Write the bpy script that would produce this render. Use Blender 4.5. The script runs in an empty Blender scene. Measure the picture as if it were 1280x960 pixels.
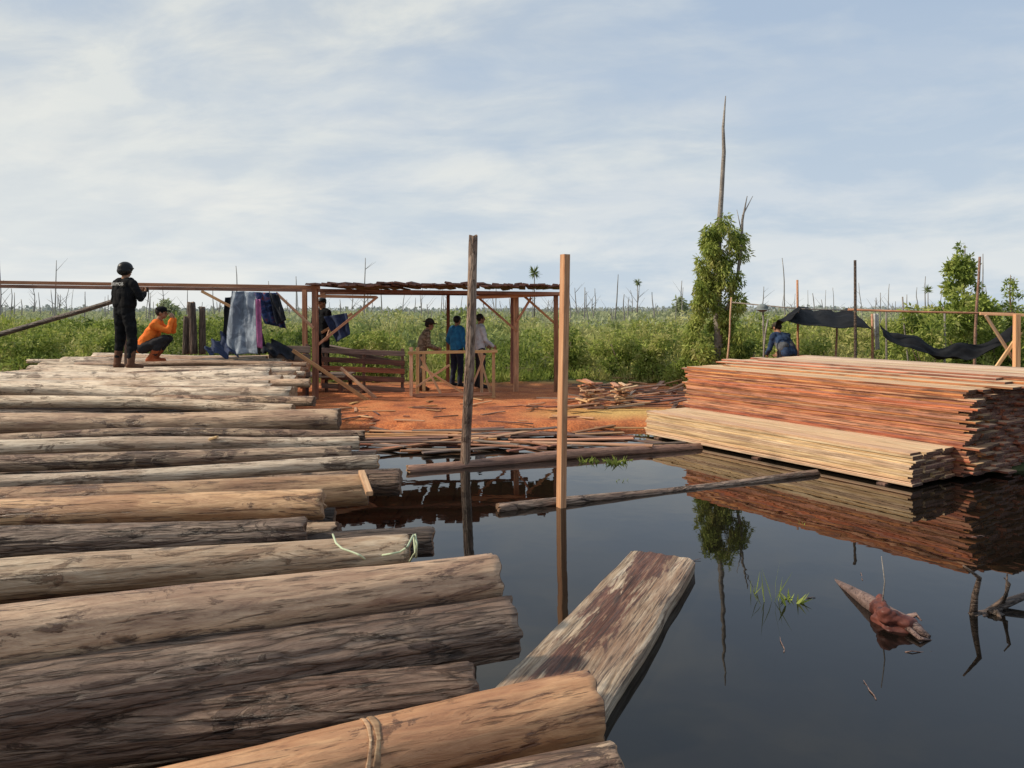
import bpy, math, random
import numpy as np
from mathutils import Vector, Matrix, Quaternion
random.seed(7); rng=np.random.default_rng(11)
S=bpy.context.scene
COL=S.collection
F=950.0; H=1.9; HY=388.0
def W(px,py,Y): return Vector(((px-640)/F*Y, Y, H-(py-HY)/F*Y))
def V(px,py,z):
    Y=F*(H-z)/(py-HY); return Vector(((px-640)/F*Y,Y,z))
# ---------------------------------------------------------------- noise
def _h(ix,iy,iz,s):
    v=np.sin(ix*127.1+iy*311.7+iz*74.7+s*53.3)*43758.5453
    return v-np.floor(v)
def vn(x,y,z=0.0,s=0):
    x=np.asarray(x,float);y=np.asarray(y,float);z=np.asarray(z,float)+0*x
    ix,iy,iz=np.floor(x),np.floor(y),np.floor(z)
    fx,fy,fz=x-ix,y-iy,z-iz
    fx=fx*fx*(3-2*fx);fy=fy*fy*(3-2*fy);fz=fz*fz*(3-2*fz)
    r=0
    for a in(0,1):
        for b in(0,1):
            for c in(0,1):
                r=r+_h(ix+a,iy+b,iz+c,s)*(fx if a else 1-fx)*(fy if b else 1-fy)*(fz if c else 1-fz)
    return r
def fbm(x,y,z=0.0,s=0,o=3):
    r=0;a=.5;t=0
    for i in range(o):
        r=r+a*vn(np.asarray(x)*2**i,np.asarray(y)*2**i,np.asarray(z)*2**i,s+i);t+=a;a*=.5
    return r/t
# ---------------------------------------------------------------- node helpers
def newmat(n):
    m=bpy.data.materials.new(n);m.use_nodes=True
    nt=m.node_tree;nt.nodes.clear()
    out=nt.nodes.new('ShaderNodeOutputMaterial');b=nt.nodes.new('ShaderNodeBsdfPrincipled')
    nt.links.new(b.outputs[0],out.inputs[0]);return m,nt,b,out
class N:
    def __init__(s,nt): s.nt=nt
    def n(s,t,**k):
        a=s.nt.nodes.new(t)
        for q,v in k.items(): setattr(a,q,v)
        return a
    def l(s,a,b): s.nt.links.new(a,b)
    def val(s,sock,v):
        if isinstance(v,bpy.types.NodeSocket): s.l(v,sock)
        else: sock.default_value=v
    def math(s,op,a,b=0.0,c=None,clamp=False):
        n=s.n('ShaderNodeMath',operation=op,use_clamp=clamp);s.val(n.inputs[0],a);s.val(n.inputs[1],b)
        if c is not None:s.val(n.inputs[2],c)
        return n.outputs[0]
    def noise(s,vec,scale,detail=4,rough=.55,dist=0.0):
        n=s.n('ShaderNodeTexNoise');s.l(vec,n.inputs['Vector']);n.inputs['Scale'].default_value=scale
        n.inputs['Detail'].default_value=detail;n.inputs['Roughness'].default_value=rough;n.inputs['Distortion'].default_value=dist
        return n.outputs[0]
    def voro(s,vec,scale,feat='DISTANCE_TO_EDGE'):
        n=s.n('ShaderNodeTexVoronoi',feature=feat);s.l(vec,n.inputs['Vector']);n.inputs['Scale'].default_value=scale
        return n.outputs['Distance']
    def warp(s,vec,amt,scale):
        n=s.n('ShaderNodeTexNoise');s.l(vec,n.inputs['Vector']);n.inputs['Scale'].default_value=scale;n.inputs['Detail'].default_value=3
        a=s.n('ShaderNodeVectorMath',operation='MULTIPLY_ADD');s.l(n.outputs['Color'],a.inputs[0]);a.inputs[1].default_value=(amt,amt,amt);s.l(vec,a.inputs[2]);return a.outputs[0]
    def ramp(s,f,stops,interp='LINEAR'):
        n=s.n('ShaderNodeValToRGB');s.l(f,n.inputs[0]);cr=n.color_ramp;cr.interpolation=interp
        while len(cr.elements)<len(stops):cr.elements.new(.5)
        for e,(p,c) in zip(cr.elements,stops):
            e.position=p;e.color=(c[0],c[1],c[2],1) if not isinstance(c,(int,float)) else (c,c,c,1)
        return n.outputs[0]
    def mix(s,f,a,b,bt='MIX'):
        n=s.n('ShaderNodeMix',data_type='RGBA',blend_type=bt)
        s.val(n.inputs[0],f)
        for i,v in((6,a),(7,b)):
            if isinstance(v,tuple): n.inputs[i].default_value=(*v,1) if len(v)==3 else v
            else: s.l(v,n.inputs[i])
        return n.outputs[2]
    def coords(s,scale=(1,1,1),rand=True,kind='Object'):
        tc=s.n('ShaderNodeTexCoord');o=tc.outputs[kind]
        if rand:
            oi=s.n('ShaderNodeObjectInfo');m=s.n('ShaderNodeVectorMath',operation='ADD')
            c=s.n('ShaderNodeCombineXYZ');r=s.math('MULTIPLY',oi.outputs['Random'],97.0)
            s.l(r,c.inputs[0]);s.l(r,c.inputs[1]);s.l(r,c.inputs[2])
            s.l(o,m.inputs[0]);s.l(c.outputs[0],m.inputs[1]);o=m.outputs[0]
        mm=s.n('ShaderNodeVectorMath',operation='MULTIPLY');s.l(o,mm.inputs[0]);mm.inputs[1].default_value=scale
        return mm.outputs[0]
    def bump(s,h,st,dist,b):
        n=s.n('ShaderNodeBump');n.inputs['Strength'].default_value=st;n.inputs['Distance'].default_value=dist
        s.l(h,n.inputs['Height']);s.l(n.outputs[0],b.inputs['Normal'])
def bark(name,light,mid,dark,patch=.5,bst=.7,fur=0.0,fine=1.0,stain=None):
    m,nt,b,o=newmat(name);k=N(nt)
    v1=k.coords((3.2,26*fine,26*fine));v2=k.coords((1.5,5,5));v3=k.coords((4.5,80*fine,80*fine))
    n1=k.noise(v1,1.5,10,.72,.5);n2=k.noise(v2,1.3,10,.74,1.0);n3=k.noise(v3,1.0,5,.6,.3)
    base=k.ramp(n1,[(.31,dark),(.43,mid),(.59,light)])
    pt=k.ramp(n2,[(patch-.015,0),(patch+.015,1)])
    base2=k.ramp(n1,[(.3,tuple(c*.5 for c in dark)),(.5,dark),(.7,mid)])
    c=k.mix(k.math('MULTIPLY',pt,.9),base,base2)
    st=stain or tuple(q*.55 for q in mid)
    c=k.mix(k.math('MULTIPLY',k.ramp(k.noise(k.coords((.9,2.6,2.6)),1.1,6,.65,.8),[(.45,0),(.60,1)]),.6),c,st)
    cr=k.ramp(n3,[(.35,1),(.42,0)])
    c=k.mix(k.math('MULTIPLY',cr,.7),c,tuple(q*.35 for q in dark))
    vf=k.warp(k.coords((2.8,20,20)),.9,1.3);ve=k.voro(vf,1.0);fr=k.ramp(ve,[(0.0,1),(.09,.3),(.22,0)])
    kv=k.voro(k.warp(k.coords((1.9,3.8,3.8)),.25,4),1.0,'F1');kn=k.ramp(kv,[(.05,1),(.09,0)])
    c=k.mix(k.math('MULTIPLY',kn,.85),c,tuple(q*.35 for q in dark))
    fm=k.math('MULTIPLY',fr,k.math('ADD',fur,k.math('MULTIPLY',pt,.5),clamp=True))
    c=k.mix(fm,c,tuple(q*.25 for q in dark))
    oi=k.n('ShaderNodeObjectInfo')
    hs=k.n('ShaderNodeHueSaturation');k.l(c,hs.inputs['Color'])
    k.l(k.math('MULTIPLY_ADD',oi.outputs['Random'],.40,.85),hs.inputs['Value'])
    k.l(k.math('MULTIPLY_ADD',k.math('FRACT',k.math('MULTIPLY',oi.outputs['Random'],31.7)),.20,.78),hs.inputs['Saturation'])
    k.l(hs.outputs[0],b.inputs['Base Color'])
    k.l(k.ramp(n2,[(.4,.60),(.6,.38)]),b.inputs['Roughness']);b.inputs['Specular IOR Level'].default_value=.5
    hg=k.math('ADD',n1,k.math('MULTIPLY',cr,-.5));hg=k.math('SUBTRACT',hg,k.math('MULTIPLY',fm,1.1));hg=k.math('ADD',hg,k.math('MULTIPLY',pt,.55));hg=k.math('SUBTRACT',hg,k.math('MULTIPLY',kn,.5))
    k.bump(hg,bst,.018,b);return m
def wood(name,c1,c2,c3,bst=.3,stain=.35,rough=.75,var=.5):
    m,nt,b,o=newmat(name);k=N(nt)
    v1=k.coords((.8,22,22));v2=k.coords((.8,5,5));n1=k.noise(v1,2.2,8,.65,.6);n2=k.noise(v2,1.9,6,.65,.5)
    c=k.ramp(n1,[(.34,c1),(.5,c2),(.64,c3)])
    c=k.mix(k.math('MULTIPLY',k.ramp(n2,[(.48,0),(.62,1)]),stain),c,tuple(q*.28 for q in c1))
    oi=k.n('ShaderNodeObjectInfo');hs=k.n('ShaderNodeHueSaturation');k.l(c,hs.inputs['Color'])
    k.l(k.math('MULTIPLY_ADD',oi.outputs['Random'],var,1-var/2),hs.inputs['Value'])
    k.l(k.math('MULTIPLY_ADD',k.math('FRACT',k.math('MULTIPLY',oi.outputs['Random'],17.3)),.025,.487),hs.inputs['Hue'])
    k.l(k.math('MULTIPLY_ADD',k.math('FRACT',k.math('MULTIPLY',oi.outputs['Random'],71.7)),.20,.80),hs.inputs['Saturation'])
    k.l(hs.outputs[0],b.inputs['Base Color']);b.inputs['Roughness'].default_value=rough
    k.bump(n1,bst,.006,b);return m
def endgrain(name,c1,c2,c3):
    m,nt,b,o=newmat(name);k=N(nt)
    tc=k.n('ShaderNodeTexCoord');sx=k.n('ShaderNodeSeparateXYZ');k.l(tc.outputs['Object'],sx.inputs[0])
    r=k.math('SQRT',k.math('ADD',k.math('POWER',sx.outputs[1],2),k.math('POWER',sx.outputs[2],2)))
    v=k.coords((1,1,1));nn=k.noise(v,14,5,.6)
    w=k.math('SINE',k.math('ADD',k.math('MULTIPLY',r,420.0),k.math('MULTIPLY',nn,9.0)))
    ang=k.math('ARCTAN2',sx.outputs[1],sx.outputs[2])
    cc=k.n('ShaderNodeCombineXYZ');k.l(k.math('MULTIPLY',ang,5.0),cc.inputs[0]);k.l(k.math('MULTIPLY',r,6.0),cc.inputs[1])
    cr=k.noise(cc.outputs[0],1.5,3,.6)
    c=k.ramp(nn,[(.3,c1),(.5,c2),(.7,c3)])
    c=k.mix(k.math('MULTIPLY_ADD',w,.14,.14),c,tuple(q*.4 for q in c1))
    c=k.mix(k.ramp(cr,[(.3,.8),(.4,0)]),c,tuple(q*.2 for q in c1))
    k.l(c,b.inputs['Base Color']);b.inputs['Roughness'].default_value=.85
    k.bump(k.math('ADD',w,k.math('MULTIPLY',nn,3)),.3,.004,b);return m
def cloth(name,c,c2=None,rough=.85,scale=9,spec=.25):
    m,nt,b,o=newmat(name);k=N(nt);v=k.coords((1,1,1));n1=k.noise(v,scale,5,.6)
    c2=c2 or tuple(q*.6 for q in c)
    k.l(k.ramp(n1,[(.35,c2),(.62,c)]),b.inputs['Base Color']);b.inputs['Roughness'].default_value=rough;b.inputs['Specular IOR Level'].default_value=spec
    k.bump(n1,.35,.01,b);return m
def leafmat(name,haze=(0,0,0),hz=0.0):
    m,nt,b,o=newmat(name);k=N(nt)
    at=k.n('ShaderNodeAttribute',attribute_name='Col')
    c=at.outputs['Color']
    if hz>0: c=k.mix(hz,c,haze)  # distance haze is blended straight into the leaf colour
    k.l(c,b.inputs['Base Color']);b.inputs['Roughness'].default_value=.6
    b.inputs['Specular IOR Level'].default_value=.2
    tr=k.n('ShaderNodeBsdfTranslucent');k.l(c,tr.inputs[0]);mx=k.n('ShaderNodeMixShader');mx.inputs[0].default_value=.38
    k.l(b.outputs[0],mx.inputs[1]);k.l(tr.outputs[0],mx.inputs[2]);k.l(mx.outputs[0],o.inputs[0]);return m
B_TAN=bark('bark_tan',(.60,.37,.19),(.41,.225,.105),(.17,.08,.04),.58,.7,.0,.8,(.25,.105,.045))
B_ORG=bark('bark_orange',(.60,.33,.15),(.44,.21,.085),(.19,.08,.034),.59,.6,.0,.7,(.26,.105,.042))
B_DRK=bark('bark_dark',(.40,.27,.18),(.22,.13,.082),(.08,.045,.03),.58,1.0,.5,1.0,(.15,.07,.04))
B_GRY=bark('bark_grey',(.72,.58,.41),(.53,.39,.255),(.22,.14,.085),.56,.75,0,1,(.34,.19,.10))
B_MIX=bark('bark_mixed',(.55,.38,.225),(.34,.205,.115),(.13,.07,.042),.51,.95,.15,1,(.23,.105,.055))
B_RED=bark('bark_red',(.36,.18,.105),(.23,.105,.062),(.10,.045,.03),.65,.7)
E_TAN=endgrain('cut_end_tan',(.22,.12,.06),(.38,.22,.12),(.52,.33,.18))
E_DRK=endgrain('cut_end_dark',(.08,.046,.03),(.16,.09,.055),(.26,.155,.09))
B_BLK=bark('bark_black',(.17,.11,.075),(.085,.054,.038),(.033,.021,.016),.62,.9,.5)
B_DEAD=bark('bark_dead',(.34,.30,.26),(.22,.19,.165),(.11,.095,.08),.7,.5)
B_SNAG=bark('bark_snag',(.27,.255,.24),(.20,.188,.178),(.14,.13,.125),.7,.2)
B_DRIFT=bark('bark_driftwood',(.30,.19,.15),(.19,.105,.085),(.09,.045,.038),.6,.8)
W_POST=wood('post_wood',(.30,.125,.045),(.47,.22,.085),(.57,.31,.14),.3,.35)
W_RED=wood('red_wood',(.19,.065,.03),(.31,.115,.052),(.42,.19,.09),.3,.5)
W_FRAME=wood('frame_wood',(.44,.21,.08),(.60,.33,.13),(.68,.43,.20),.3,.25)
W_PILLAR=wood('pillar_wood',(.38,.17,.065),(.55,.29,.12),(.64,.38,.18),.3,.35,var=.1)
W_BRN=wood('roof_wood',(.065,.03,.022),(.13,.06,.04),(.21,.10,.06),.4,.6)
W_GRY=wood('grey_wood',(.09,.062,.048),(.18,.12,.09),(.28,.20,.145),.4,.4)
W_PALE=wood('board_pale',(.44,.25,.12),(.62,.41,.225),(.72,.52,.32),.3,.3,var=.35)
W_EDGE=wood('board_edge_orange',(.20,.052,.018),(.41,.128,.042),(.55,.235,.085),.4,.75,var=.7)
W_YEL=wood('board_edge_yellow',(.40,.22,.09),(.60,.39,.19),(.72,.52,.30),.4,.45,var=.35)
W_END=wood('board_end',(.05,.022,.014),(.12,.048,.025),(.22,.095,.045),.3,.3,var=.9)
# ---------------------------------------------------------------- object helpers
def tag(o,label,cat,group=None,kind=None):
    if label:o['label']=label
    if cat:o['category']=cat
    if group:o['group']=group
    if kind:o['kind']=kind
    return o
def link(name,me,parent=None,M=None):
    o=bpy.data.objects.new(name,me);COL.objects.link(o)
    M=M or Matrix.Identity(4)
    if parent is not None:
        o.parent=parent;o.matrix_local=Matrix.Translation(-parent.location)@M
    else:o.matrix_basis=M
    return o
def empty(name,loc,label,cat,group=None):
    e=bpy.data.objects.new(name,None);COL.objects.link(e);e.location=loc;e.empty_display_size=.2
    return tag(e,label,cat,group)
def mesh_np(name,v,f,mats,mi=None,smooth=False,col=None):
    v=np.asarray(v,dtype=np.float32).reshape(-1,3)
    me=bpy.data.meshes.new(name)
    if isinstance(f,np.ndarray) :
        n,kk=f.shape
        me.vertices.add(len(v));me.vertices.foreach_set('co',v.ravel())
        me.loops.add(n*kk);me.loops.foreach_set('vertex_index',f.astype(np.int32).ravel())
        me.polygons.add(n);me.polygons.foreach_set('loop_start',np.arange(0,n*kk,kk,dtype=np.int32))
        try: me.polygons.foreach_set('loop_total',np.full(n,kk,dtype=np.int32))
        except Exception: pass
        me.update(calc_edges=True)
    else: me.from_pydata([tuple(map(float,q)) for q in v],[],f)
    for m in (mats if isinstance(mats,(list,tuple)) else [mats]): me.materials.append(m)
    if mi is not None: me.polygons.foreach_set('material_index',np.asarray(mi,dtype=np.int32))
    if smooth: me.polygons.foreach_set('use_smooth',np.ones(len(me.polygons),dtype=bool) if smooth is True else np.asarray(smooth,dtype=bool))
    if col is not None:
        a=me.color_attributes.new('Col','FLOAT_COLOR','POINT')
        c=np.ones((len(v),4),dtype=np.float32);c[:,:3]=col;a.data.foreach_set('color',c.ravel())
    me.validate();me.update();return me
def orient(p0,p1,roll=0):
    d=(Vector(p1)-Vector(p0));q=d.to_track_quat('X','Z')
    return Matrix.Translation(p0)@q.to_matrix().to_4x4()@Matrix.Rotation(roll,4,'X')
def log_mesh(L,r0,r1,mats,seed=0,rough=.05,segs=32,wob=.02,ell=0.0,step=.1,ridge=0.0):
    n=max(4,int(L/step));Fc=[];mi=[];sm=[]
    t=np.linspace(0,1,n+1);th=np.linspace(0,2*np.pi,segs,endpoint=False)
    X=t*L
    T,TH=np.meshgrid(X,th,indexing='ij')
    R=(r0+(r1-r0)*T/L)
    nz=fbm(np.cos(TH)*1.0+T*.9,np.sin(TH)*1.0,T*.8+seed*3.7,seed,2)-.5
    rd=fbm(np.cos(TH)*5,np.sin(TH)*5,T*1.1+seed,seed+5,2)-.5
    fr=np.abs(fbm(np.cos(TH)*9+T*.4,np.sin(TH)*9,T*2.2+seed,seed+9,2)-.5)
    R=R*(1+nz*rough*3+rd*rough*1.8+fr*ridge)
    pe=fbm(np.cos(TH)*1.6,np.sin(TH)*1.6,T*1.3+seed*1.9,seed+21,4)
    R=R*(1+np.clip((pe-.52)*12,0,1)*.035)
    cy=(vn(X*.55,seed*1.3)-.5)*2*wob; cz=(vn(X*.5+9,seed*2.3)-.5)*2*wob
    Yv=R*np.cos(TH)*(1+ell)+cy[:,None];Zv=R*np.sin(TH)+cz[:,None]
    XX=T.copy()
    XX[0]+= (vn(np.cos(th)*3,np.sin(th)*3,seed)-.5)*.03;XX[-1]+=(vn(np.cos(th)*3,np.sin(th)*3,seed+2)-.5)*.04
    vv=np.stack([XX,Yv,Zv],-1).reshape(-1,3).tolist()
    for i in range(n):
        for j in range(segs):
            a=i*segs+j;b=i*segs+(j+1)%segs
            Fc.append((a,b,b+segs,a+segs));mi.append(0);sm.append(True)
    for e,i in((0,0),(1,n)):
        base=len(vv);sc=.93
        cx=L*e;c0=Vector((cx,cy[i],cz[i]))
        for j in range(segs):
            p=Vector(vv[i*segs+j]);q=c0+(p-c0)*sc;q.x=p.x+(-.006 if e==0 else .006);vv.append(tuple(q))
        vv.append((cx+(-.004 if e==0 else .004),cy[i],cz[i]));cidx=len(vv)-1
        for j in range(segs):
            a=i*segs+j;b=i*segs+(j+1)%segs;c=base+j;d=base+(j+1)%segs
            Fc.append((b,a,c,d) if e==0 else (a,b,d,c));mi.append(1);sm.append(False)
            Fc.append((d,c,cidx) if e==0 else (c,d,cidx));mi.append(1);sm.append(False)
    return mesh_np('log',vv,Fc,mats,mi,sm)
def tube(name,pts,rad,mat,parent=None,segs=10,label=None,cat=None,group=None,rough=.0):
    pts=[Vector(p) for p in pts];o0=pts[0].copy()
    vv=[];fc=[]
    for i,p in enumerate(pts):
        d=(pts[min(i+1,len(pts)-1)]-pts[max(i-1,0)]).normalized()
        a=d.cross(Vector((0,1,.1)) if abs(d.y)<.8 else Vector((1,0,0))).normalized();b=d.cross(a)
        for j in range(segs):
            t=2*math.pi*j/segs;r=rad[i]*(1+random.uniform(-rough,rough));vv.append(p-o0+a*r*math.cos(t)+b*r*math.sin(t))
    for i in range(len(pts)-1):
        for j in range(segs):
            a=i*segs+j;b=i*segs+(j+1)%segs;fc.append((a,a+segs,b+segs,b))
    fc.append(tuple(range(segs)));fc.append(tuple(reversed(range((len(pts)-1)*segs,len(pts)*segs))))
    me=mesh_np(name,[tuple(q) for q in vv],fc,mat,None,[True]*(len(fc)-2)+[False]*2)
    o=link(name,me,parent,Matrix.Translation(o0))
    if label:tag(o,label,cat,group)
    return o
def wavy(p0,p1,r0,r1,n=8,w=.03):
    p0=Vector(p0);p1=Vector(p1);P=[];R=[];s=random.random()*50
    for i in range(n+1):
        t=i/n;p=p0.lerp(p1,t)
        p=p+Vector((float(vn(t*3+s,1.))-.5,float(vn(t*3+s,5.))-.5,float(vn(t*3+s,9.))-.5))*2*w*(0 if i==0 else 1)
        P.append(p);R.append(r0+(r1-r0)*t)
    return P,R
def box_mesh(L,w,h,mats,bow=0.0,seed=0,n=6,slots=False,wane=0.0):
    vv=[];fc=[];mi=[];rr=random.Random(seed)
    for i in range(n+1):
        t=i/n;x=L*t;by=bow*math.sin(math.pi*t);bz=bow*.4*math.sin(math.pi*t*1.3+seed)
        wl=w/2*(1+rr.uniform(-wane,wane));wr=w/2*(1+rr.uniform(-wane,wane));c=min(.003,h*.15)
        for(y,z) in((-wl,-h/2+c),(-wl+c,-h/2),(wr-c,-h/2),(wr,-h/2+c),(wr,h/2-c),(wr-c,h/2),(-wl+c,h/2),(-wl,h/2-c)):
            vv.append((x,y+by,z+bz))
    for i in range(n):
        for j in range(8):
            a=i*8+j;b=i*8+(j+1)%8;fc.append((a,b,b+8,a+8));mi.append(1 if (slots and j in(2,3,4,6,7,0)) else 0)
    fc.append(tuple(reversed(range(8))));fc.append(tuple(range(n*8,n*8+8)));mi+= [2,2] if slots else [0,0]
    return mesh_np('board',vv,fc,mats,mi)
def beam(name,p0,p1,w,h,mat,parent=None,roll=0,label=None,cat=None,group=None,bow=0.0,wane=.02,slots=False):
    L=(Vector(p1)-Vector(p0)).length
    o=link(name,box_mesh(L,w,h,mat,bow,random.randint(0,9999),6,slots,wane),parent,orient(p0,p1,roll))
    if label:tag(o,label,cat,group)
    return o
# ---------------------------------------------------------------- sky / sun / camera
w=bpy.data.worlds.new("World");S.world=w;w.use_nodes=True
nt=w.node_tree;nt.nodes.clear();k=N(nt)
EL=math.radians(36);ROT=math.radians(266)
sky=k.n('ShaderNodeTexSky',sky_type='NISHITA',sun_disc=False,sun_elevation=EL,sun_rotation=ROT)
tc=k.n('ShaderNodeTexCoord');sp=k.n('ShaderNodeSeparateXYZ');k.l(tc.outputs['Generated'],sp.inputs[0])
z=k.math('MAXIMUM',sp.outputs[2],0.0)
den=k.math('ADD',z,.30);cx=k.math('DIVIDE',sp.outputs[0],den);cy=k.math('DIVIDE',sp.outputs[1],den)
cc=k.n('ShaderNodeCombineXYZ');k.l(cx,cc.inputs[0]);k.l(k.math('MULTIPLY_ADD',cx,.15,k.math('MULTIPLY',cy,1.5)),cc.inputs[1])
n1=k.noise(cc.outputs[0],.95,6,.5,.3)
cc2=k.n('ShaderNodeCombineXYZ');k.l(k.math('MULTIPLY_ADD',cx,1.0,4.0),cc2.inputs[0]);k.l(k.math('MULTIPLY_ADD',cx,.2,k.math('MULTIPLY',cy,1.7)),cc2.inputs[1])
n2=k.noise(cc2.outputs[0],3.0,8,.58,.3)
cl=k.math('ADD',k.math('MULTIPLY',n1,.70),k.math('MULTIPLY',n2,.30))
cl=k.math('SUBTRACT',cl,k.math('MULTIPLY',sp.outputs[0],.22))
cf=k.ramp(cl,[(.38,0.05),(.50,.5),(.62,1.0)])
blue=k.mix(.93,sky.outputs[0],(3.65,4.6,5.9))
whi=k.mix(k.ramp(n2,[(.38,0),(.60,1)]),(5.0,5.45,5.8),(6.4,6.6,6.4))
c=k.mix(cf,blue,whi)
hz=k.ramp(z,[(0.0,.90),(.12,.6),(.34,0.0)])
cc3=k.n('ShaderNodeCombineXYZ');k.l(k.math('MULTIPLY',sp.outputs[0],4.5),cc3.inputs[0]);k.l(k.math('MULTIPLY',sp.outputs[1],4.5),cc3.inputs[1]);k.l(k.math('MULTIPLY',z,17.0),cc3.inputs[2])
n3=k.noise(cc3.outputs[0],.9,8,.58,.3)
hcol=k.mix(k.ramp(n3,[(.42,0),(.58,1)]),(5.1,5.85,6.5),(7.0,7.2,7.1))
hcol=k.mix(k.math('MULTIPLY_ADD',sp.outputs[0],-.8,0.0,clamp=True),hcol,(8.0,7.9,7.4))
c=k.mix(hz,c,hcol)
bg=k.n('ShaderNodeBackground');k.l(c,bg.inputs[0]);bg.inputs[1].default_value=.116
wo=k.n('ShaderNodeOutputWorld');k.l(bg.outputs[0],wo.inputs[0])
sd=Vector((math.sin(ROT)*math.cos(EL),math.cos(ROT)*math.cos(EL),math.sin(EL)))
L=bpy.data.lights.new('sun','SUN');L.energy=4.2;L.angle=math.radians(2.5);L.color=(1,.86,.68)
lo=bpy.data.objects.new('sun',L);COL.objects.link(lo);lo.rotation_euler=sd.to_track_quat('Z','Y').to_euler()
cam=bpy.data.cameras.new('camera');co=bpy.data.objects.new('camera',cam);COL.objects.link(co)
co.location=(0,0,H);co.rotation_euler=(math.pi/2,0,0);cam.sensor_width=36;cam.lens=F/1280*36;cam.shift_y=-92/1280
cam.clip_end=4000;cam.clip_start=.05;S.camera=co
S.view_settings.view_transform='Standard';S.view_settings.look='None';S.view_settings.exposure=0
# ---------------------------------------------------------------- terrain
SX=[-900,-40,-6,-3,-1,2,2.5,4.9,6.2,9,40,900];SY=[14,14,12.4,11.9,11.5,11.7,11.2,8.7,8.7,9.8,13,14]
def hgt(X,Y):
    sh=np.interp(X,SX,SY)+(fbm(X*.9,Y*.9,0,3)-.5)*.9
    t=np.clip((Y-sh+.5)/1.1,0,1);t=t*t*(3-2*t)
    t2=np.clip((-4-Y)/2,0,1)
    t=np.maximum(t,t2)
    return -.5+t*.6+t*(fbm(X*.5,Y*.5,0,9)-.4)*.12+t*(fbm(X*3,Y*3,0,19)-.5)*.06
gx=np.concatenate([-np.geomspace(1500,14,26),np.arange(-13.5,13.6,.16),np.geomspace(14,1500,26)])
gy=np.concatenate([-np.geomspace(300,6,10),np.arange(-5,8,.5),np.arange(8,20.2,.16),np.geomspace(20.5,2500,50)])
GX,GY=np.meshgrid(gx,gy,indexing='ij');GZ=hgt(GX,GY)
nx,ny=len(gx),len(gy)
idx=np.arange(nx*ny).reshape(nx,ny)
f=np.stack([idx[:-1,:-1],idx[1:,:-1],idx[1:,1:],idx[:-1,1:]],-1).reshape(-1,4)
mk=np.clip(1-np.maximum(np.abs(GX+.6)/7.5,np.abs(GY-14.3)/4.9),0,1)*4+(fbm(GX*.8,GY*.8,0,31)-.5)*1.2
mk=np.clip(mk,0,1)
yl=np.clip(1.3-np.hypot((GX-1.9)/1.5,(GY-13.2)/.7),0,1)
col=np.stack([mk,yl,mk*0],-1).reshape(-1,3)
m,nt,b,o=newmat('earth');k=N(nt)
at=k.n('ShaderNodeAttribute',attribute_name='Col');sp=k.n('ShaderNodeSeparateColor');k.l(at.outputs['Color'],sp.inputs[0])
v=k.coords((1,1,1),False);na=k.noise(v,1.4,9,.72);nb=k.noise(v,30,5,.7);nc=k.noise(v,.7,4,.6)
saw=k.ramp(na,[(.36,(.24,.062,.024)),(.5,(.53,.155,.045)),(.64,(.64,.235,.08))])
saw=k.mix(k.ramp(nb,[(.38,.7),(.5,0)]),saw,(.16,.055,.025))
saw=k.mix(k.ramp(nb,[(.56,0),(.66,.5)]),saw,(.70,.38,.16))
saw=k.mix(sp.outputs[1],saw,k.ramp(nb,[(.35,(.46,.26,.07)),(.65,(.70,.46,.16))]))
gr=k.ramp(nc,[(.35,(.05,.065,.02)),(.65,(.11,.12,.04))])
k.l(k.mix(sp.outputs[0],gr,saw),b.inputs['Base Color']);b.inputs['Roughness'].default_value=.95
k.bump(k.math('ADD',na,k.math('MULTIPLY',nb,.5)),.8,.05,b)
me=mesh_np('ground',np.stack([GX,GY,GZ],-1).reshape(-1,3),f,m,None,True,col)
tag(link('ground',me),'reddish sawdust bank with swampy green plain beyond','ground',kind='structure')
m,nt,b,o=newmat('tannin_water');k=N(nt)
b.inputs['Base Color'].default_value=(.006,.005,.004,1);b.inputs['Roughness'].default_value=.012;b.inputs['IOR'].default_value=1.45
v=k.coords((1,1,1),False);a=k.noise(v,1.1,3,.5);bb=k.noise(v,5,2,.5)
k.bump(k.math('ADD',a,k.math('MULTIPLY',bb,.15)),.05,.05,b)
me=mesh_np('water',[(-60,-12,0),(60,-12,0),(60,22,0),(-60,22,0)],[(0,1,2,3)],m)
tag(link('water',me),'still black tannin-stained swamp water','water',kind='structure')
# ---------------------------------------------------------------- leaves / undergrowth
def leaves(c,ln,wd,dirs,col):
    n=len(c);d=dirs/np.linalg.norm(dirs,axis=1,keepdims=True)
    r=rng.normal(size=(n,3));s=np.cross(d,r);s/=np.linalg.norm(s,axis=1,keepdims=True)+1e-9
    nn=np.cross(d,s)
    a=c;b_=c+d*ln[:,None]*.45+s*wd[:,None]*.5;t=c+d*ln[:,None]+nn*ln[:,None]*-.12;e=c+d*ln[:,None]*.45-s*wd[:,None]*.5
    v=np.stack([a,b_,t,e],1).reshape(-1,3)
    f=np.arange(4*n).reshape(n,4)
    return v,f,np.repeat(col,4,axis=0)
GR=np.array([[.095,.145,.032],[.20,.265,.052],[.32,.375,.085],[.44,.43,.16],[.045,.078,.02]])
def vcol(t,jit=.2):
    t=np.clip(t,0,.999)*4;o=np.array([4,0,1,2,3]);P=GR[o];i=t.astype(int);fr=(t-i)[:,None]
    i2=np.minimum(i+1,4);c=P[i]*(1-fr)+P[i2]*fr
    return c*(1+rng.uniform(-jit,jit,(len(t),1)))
def vegedge(X): return np.interp(X,[-60,-9,-4,2,4.5,6,9,60],[17.0,17.6,19.2,19.4,18.2,16.6,16.5,16])+(fbm(X*.7,X*0,0,5)-.5)*1.6
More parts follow.
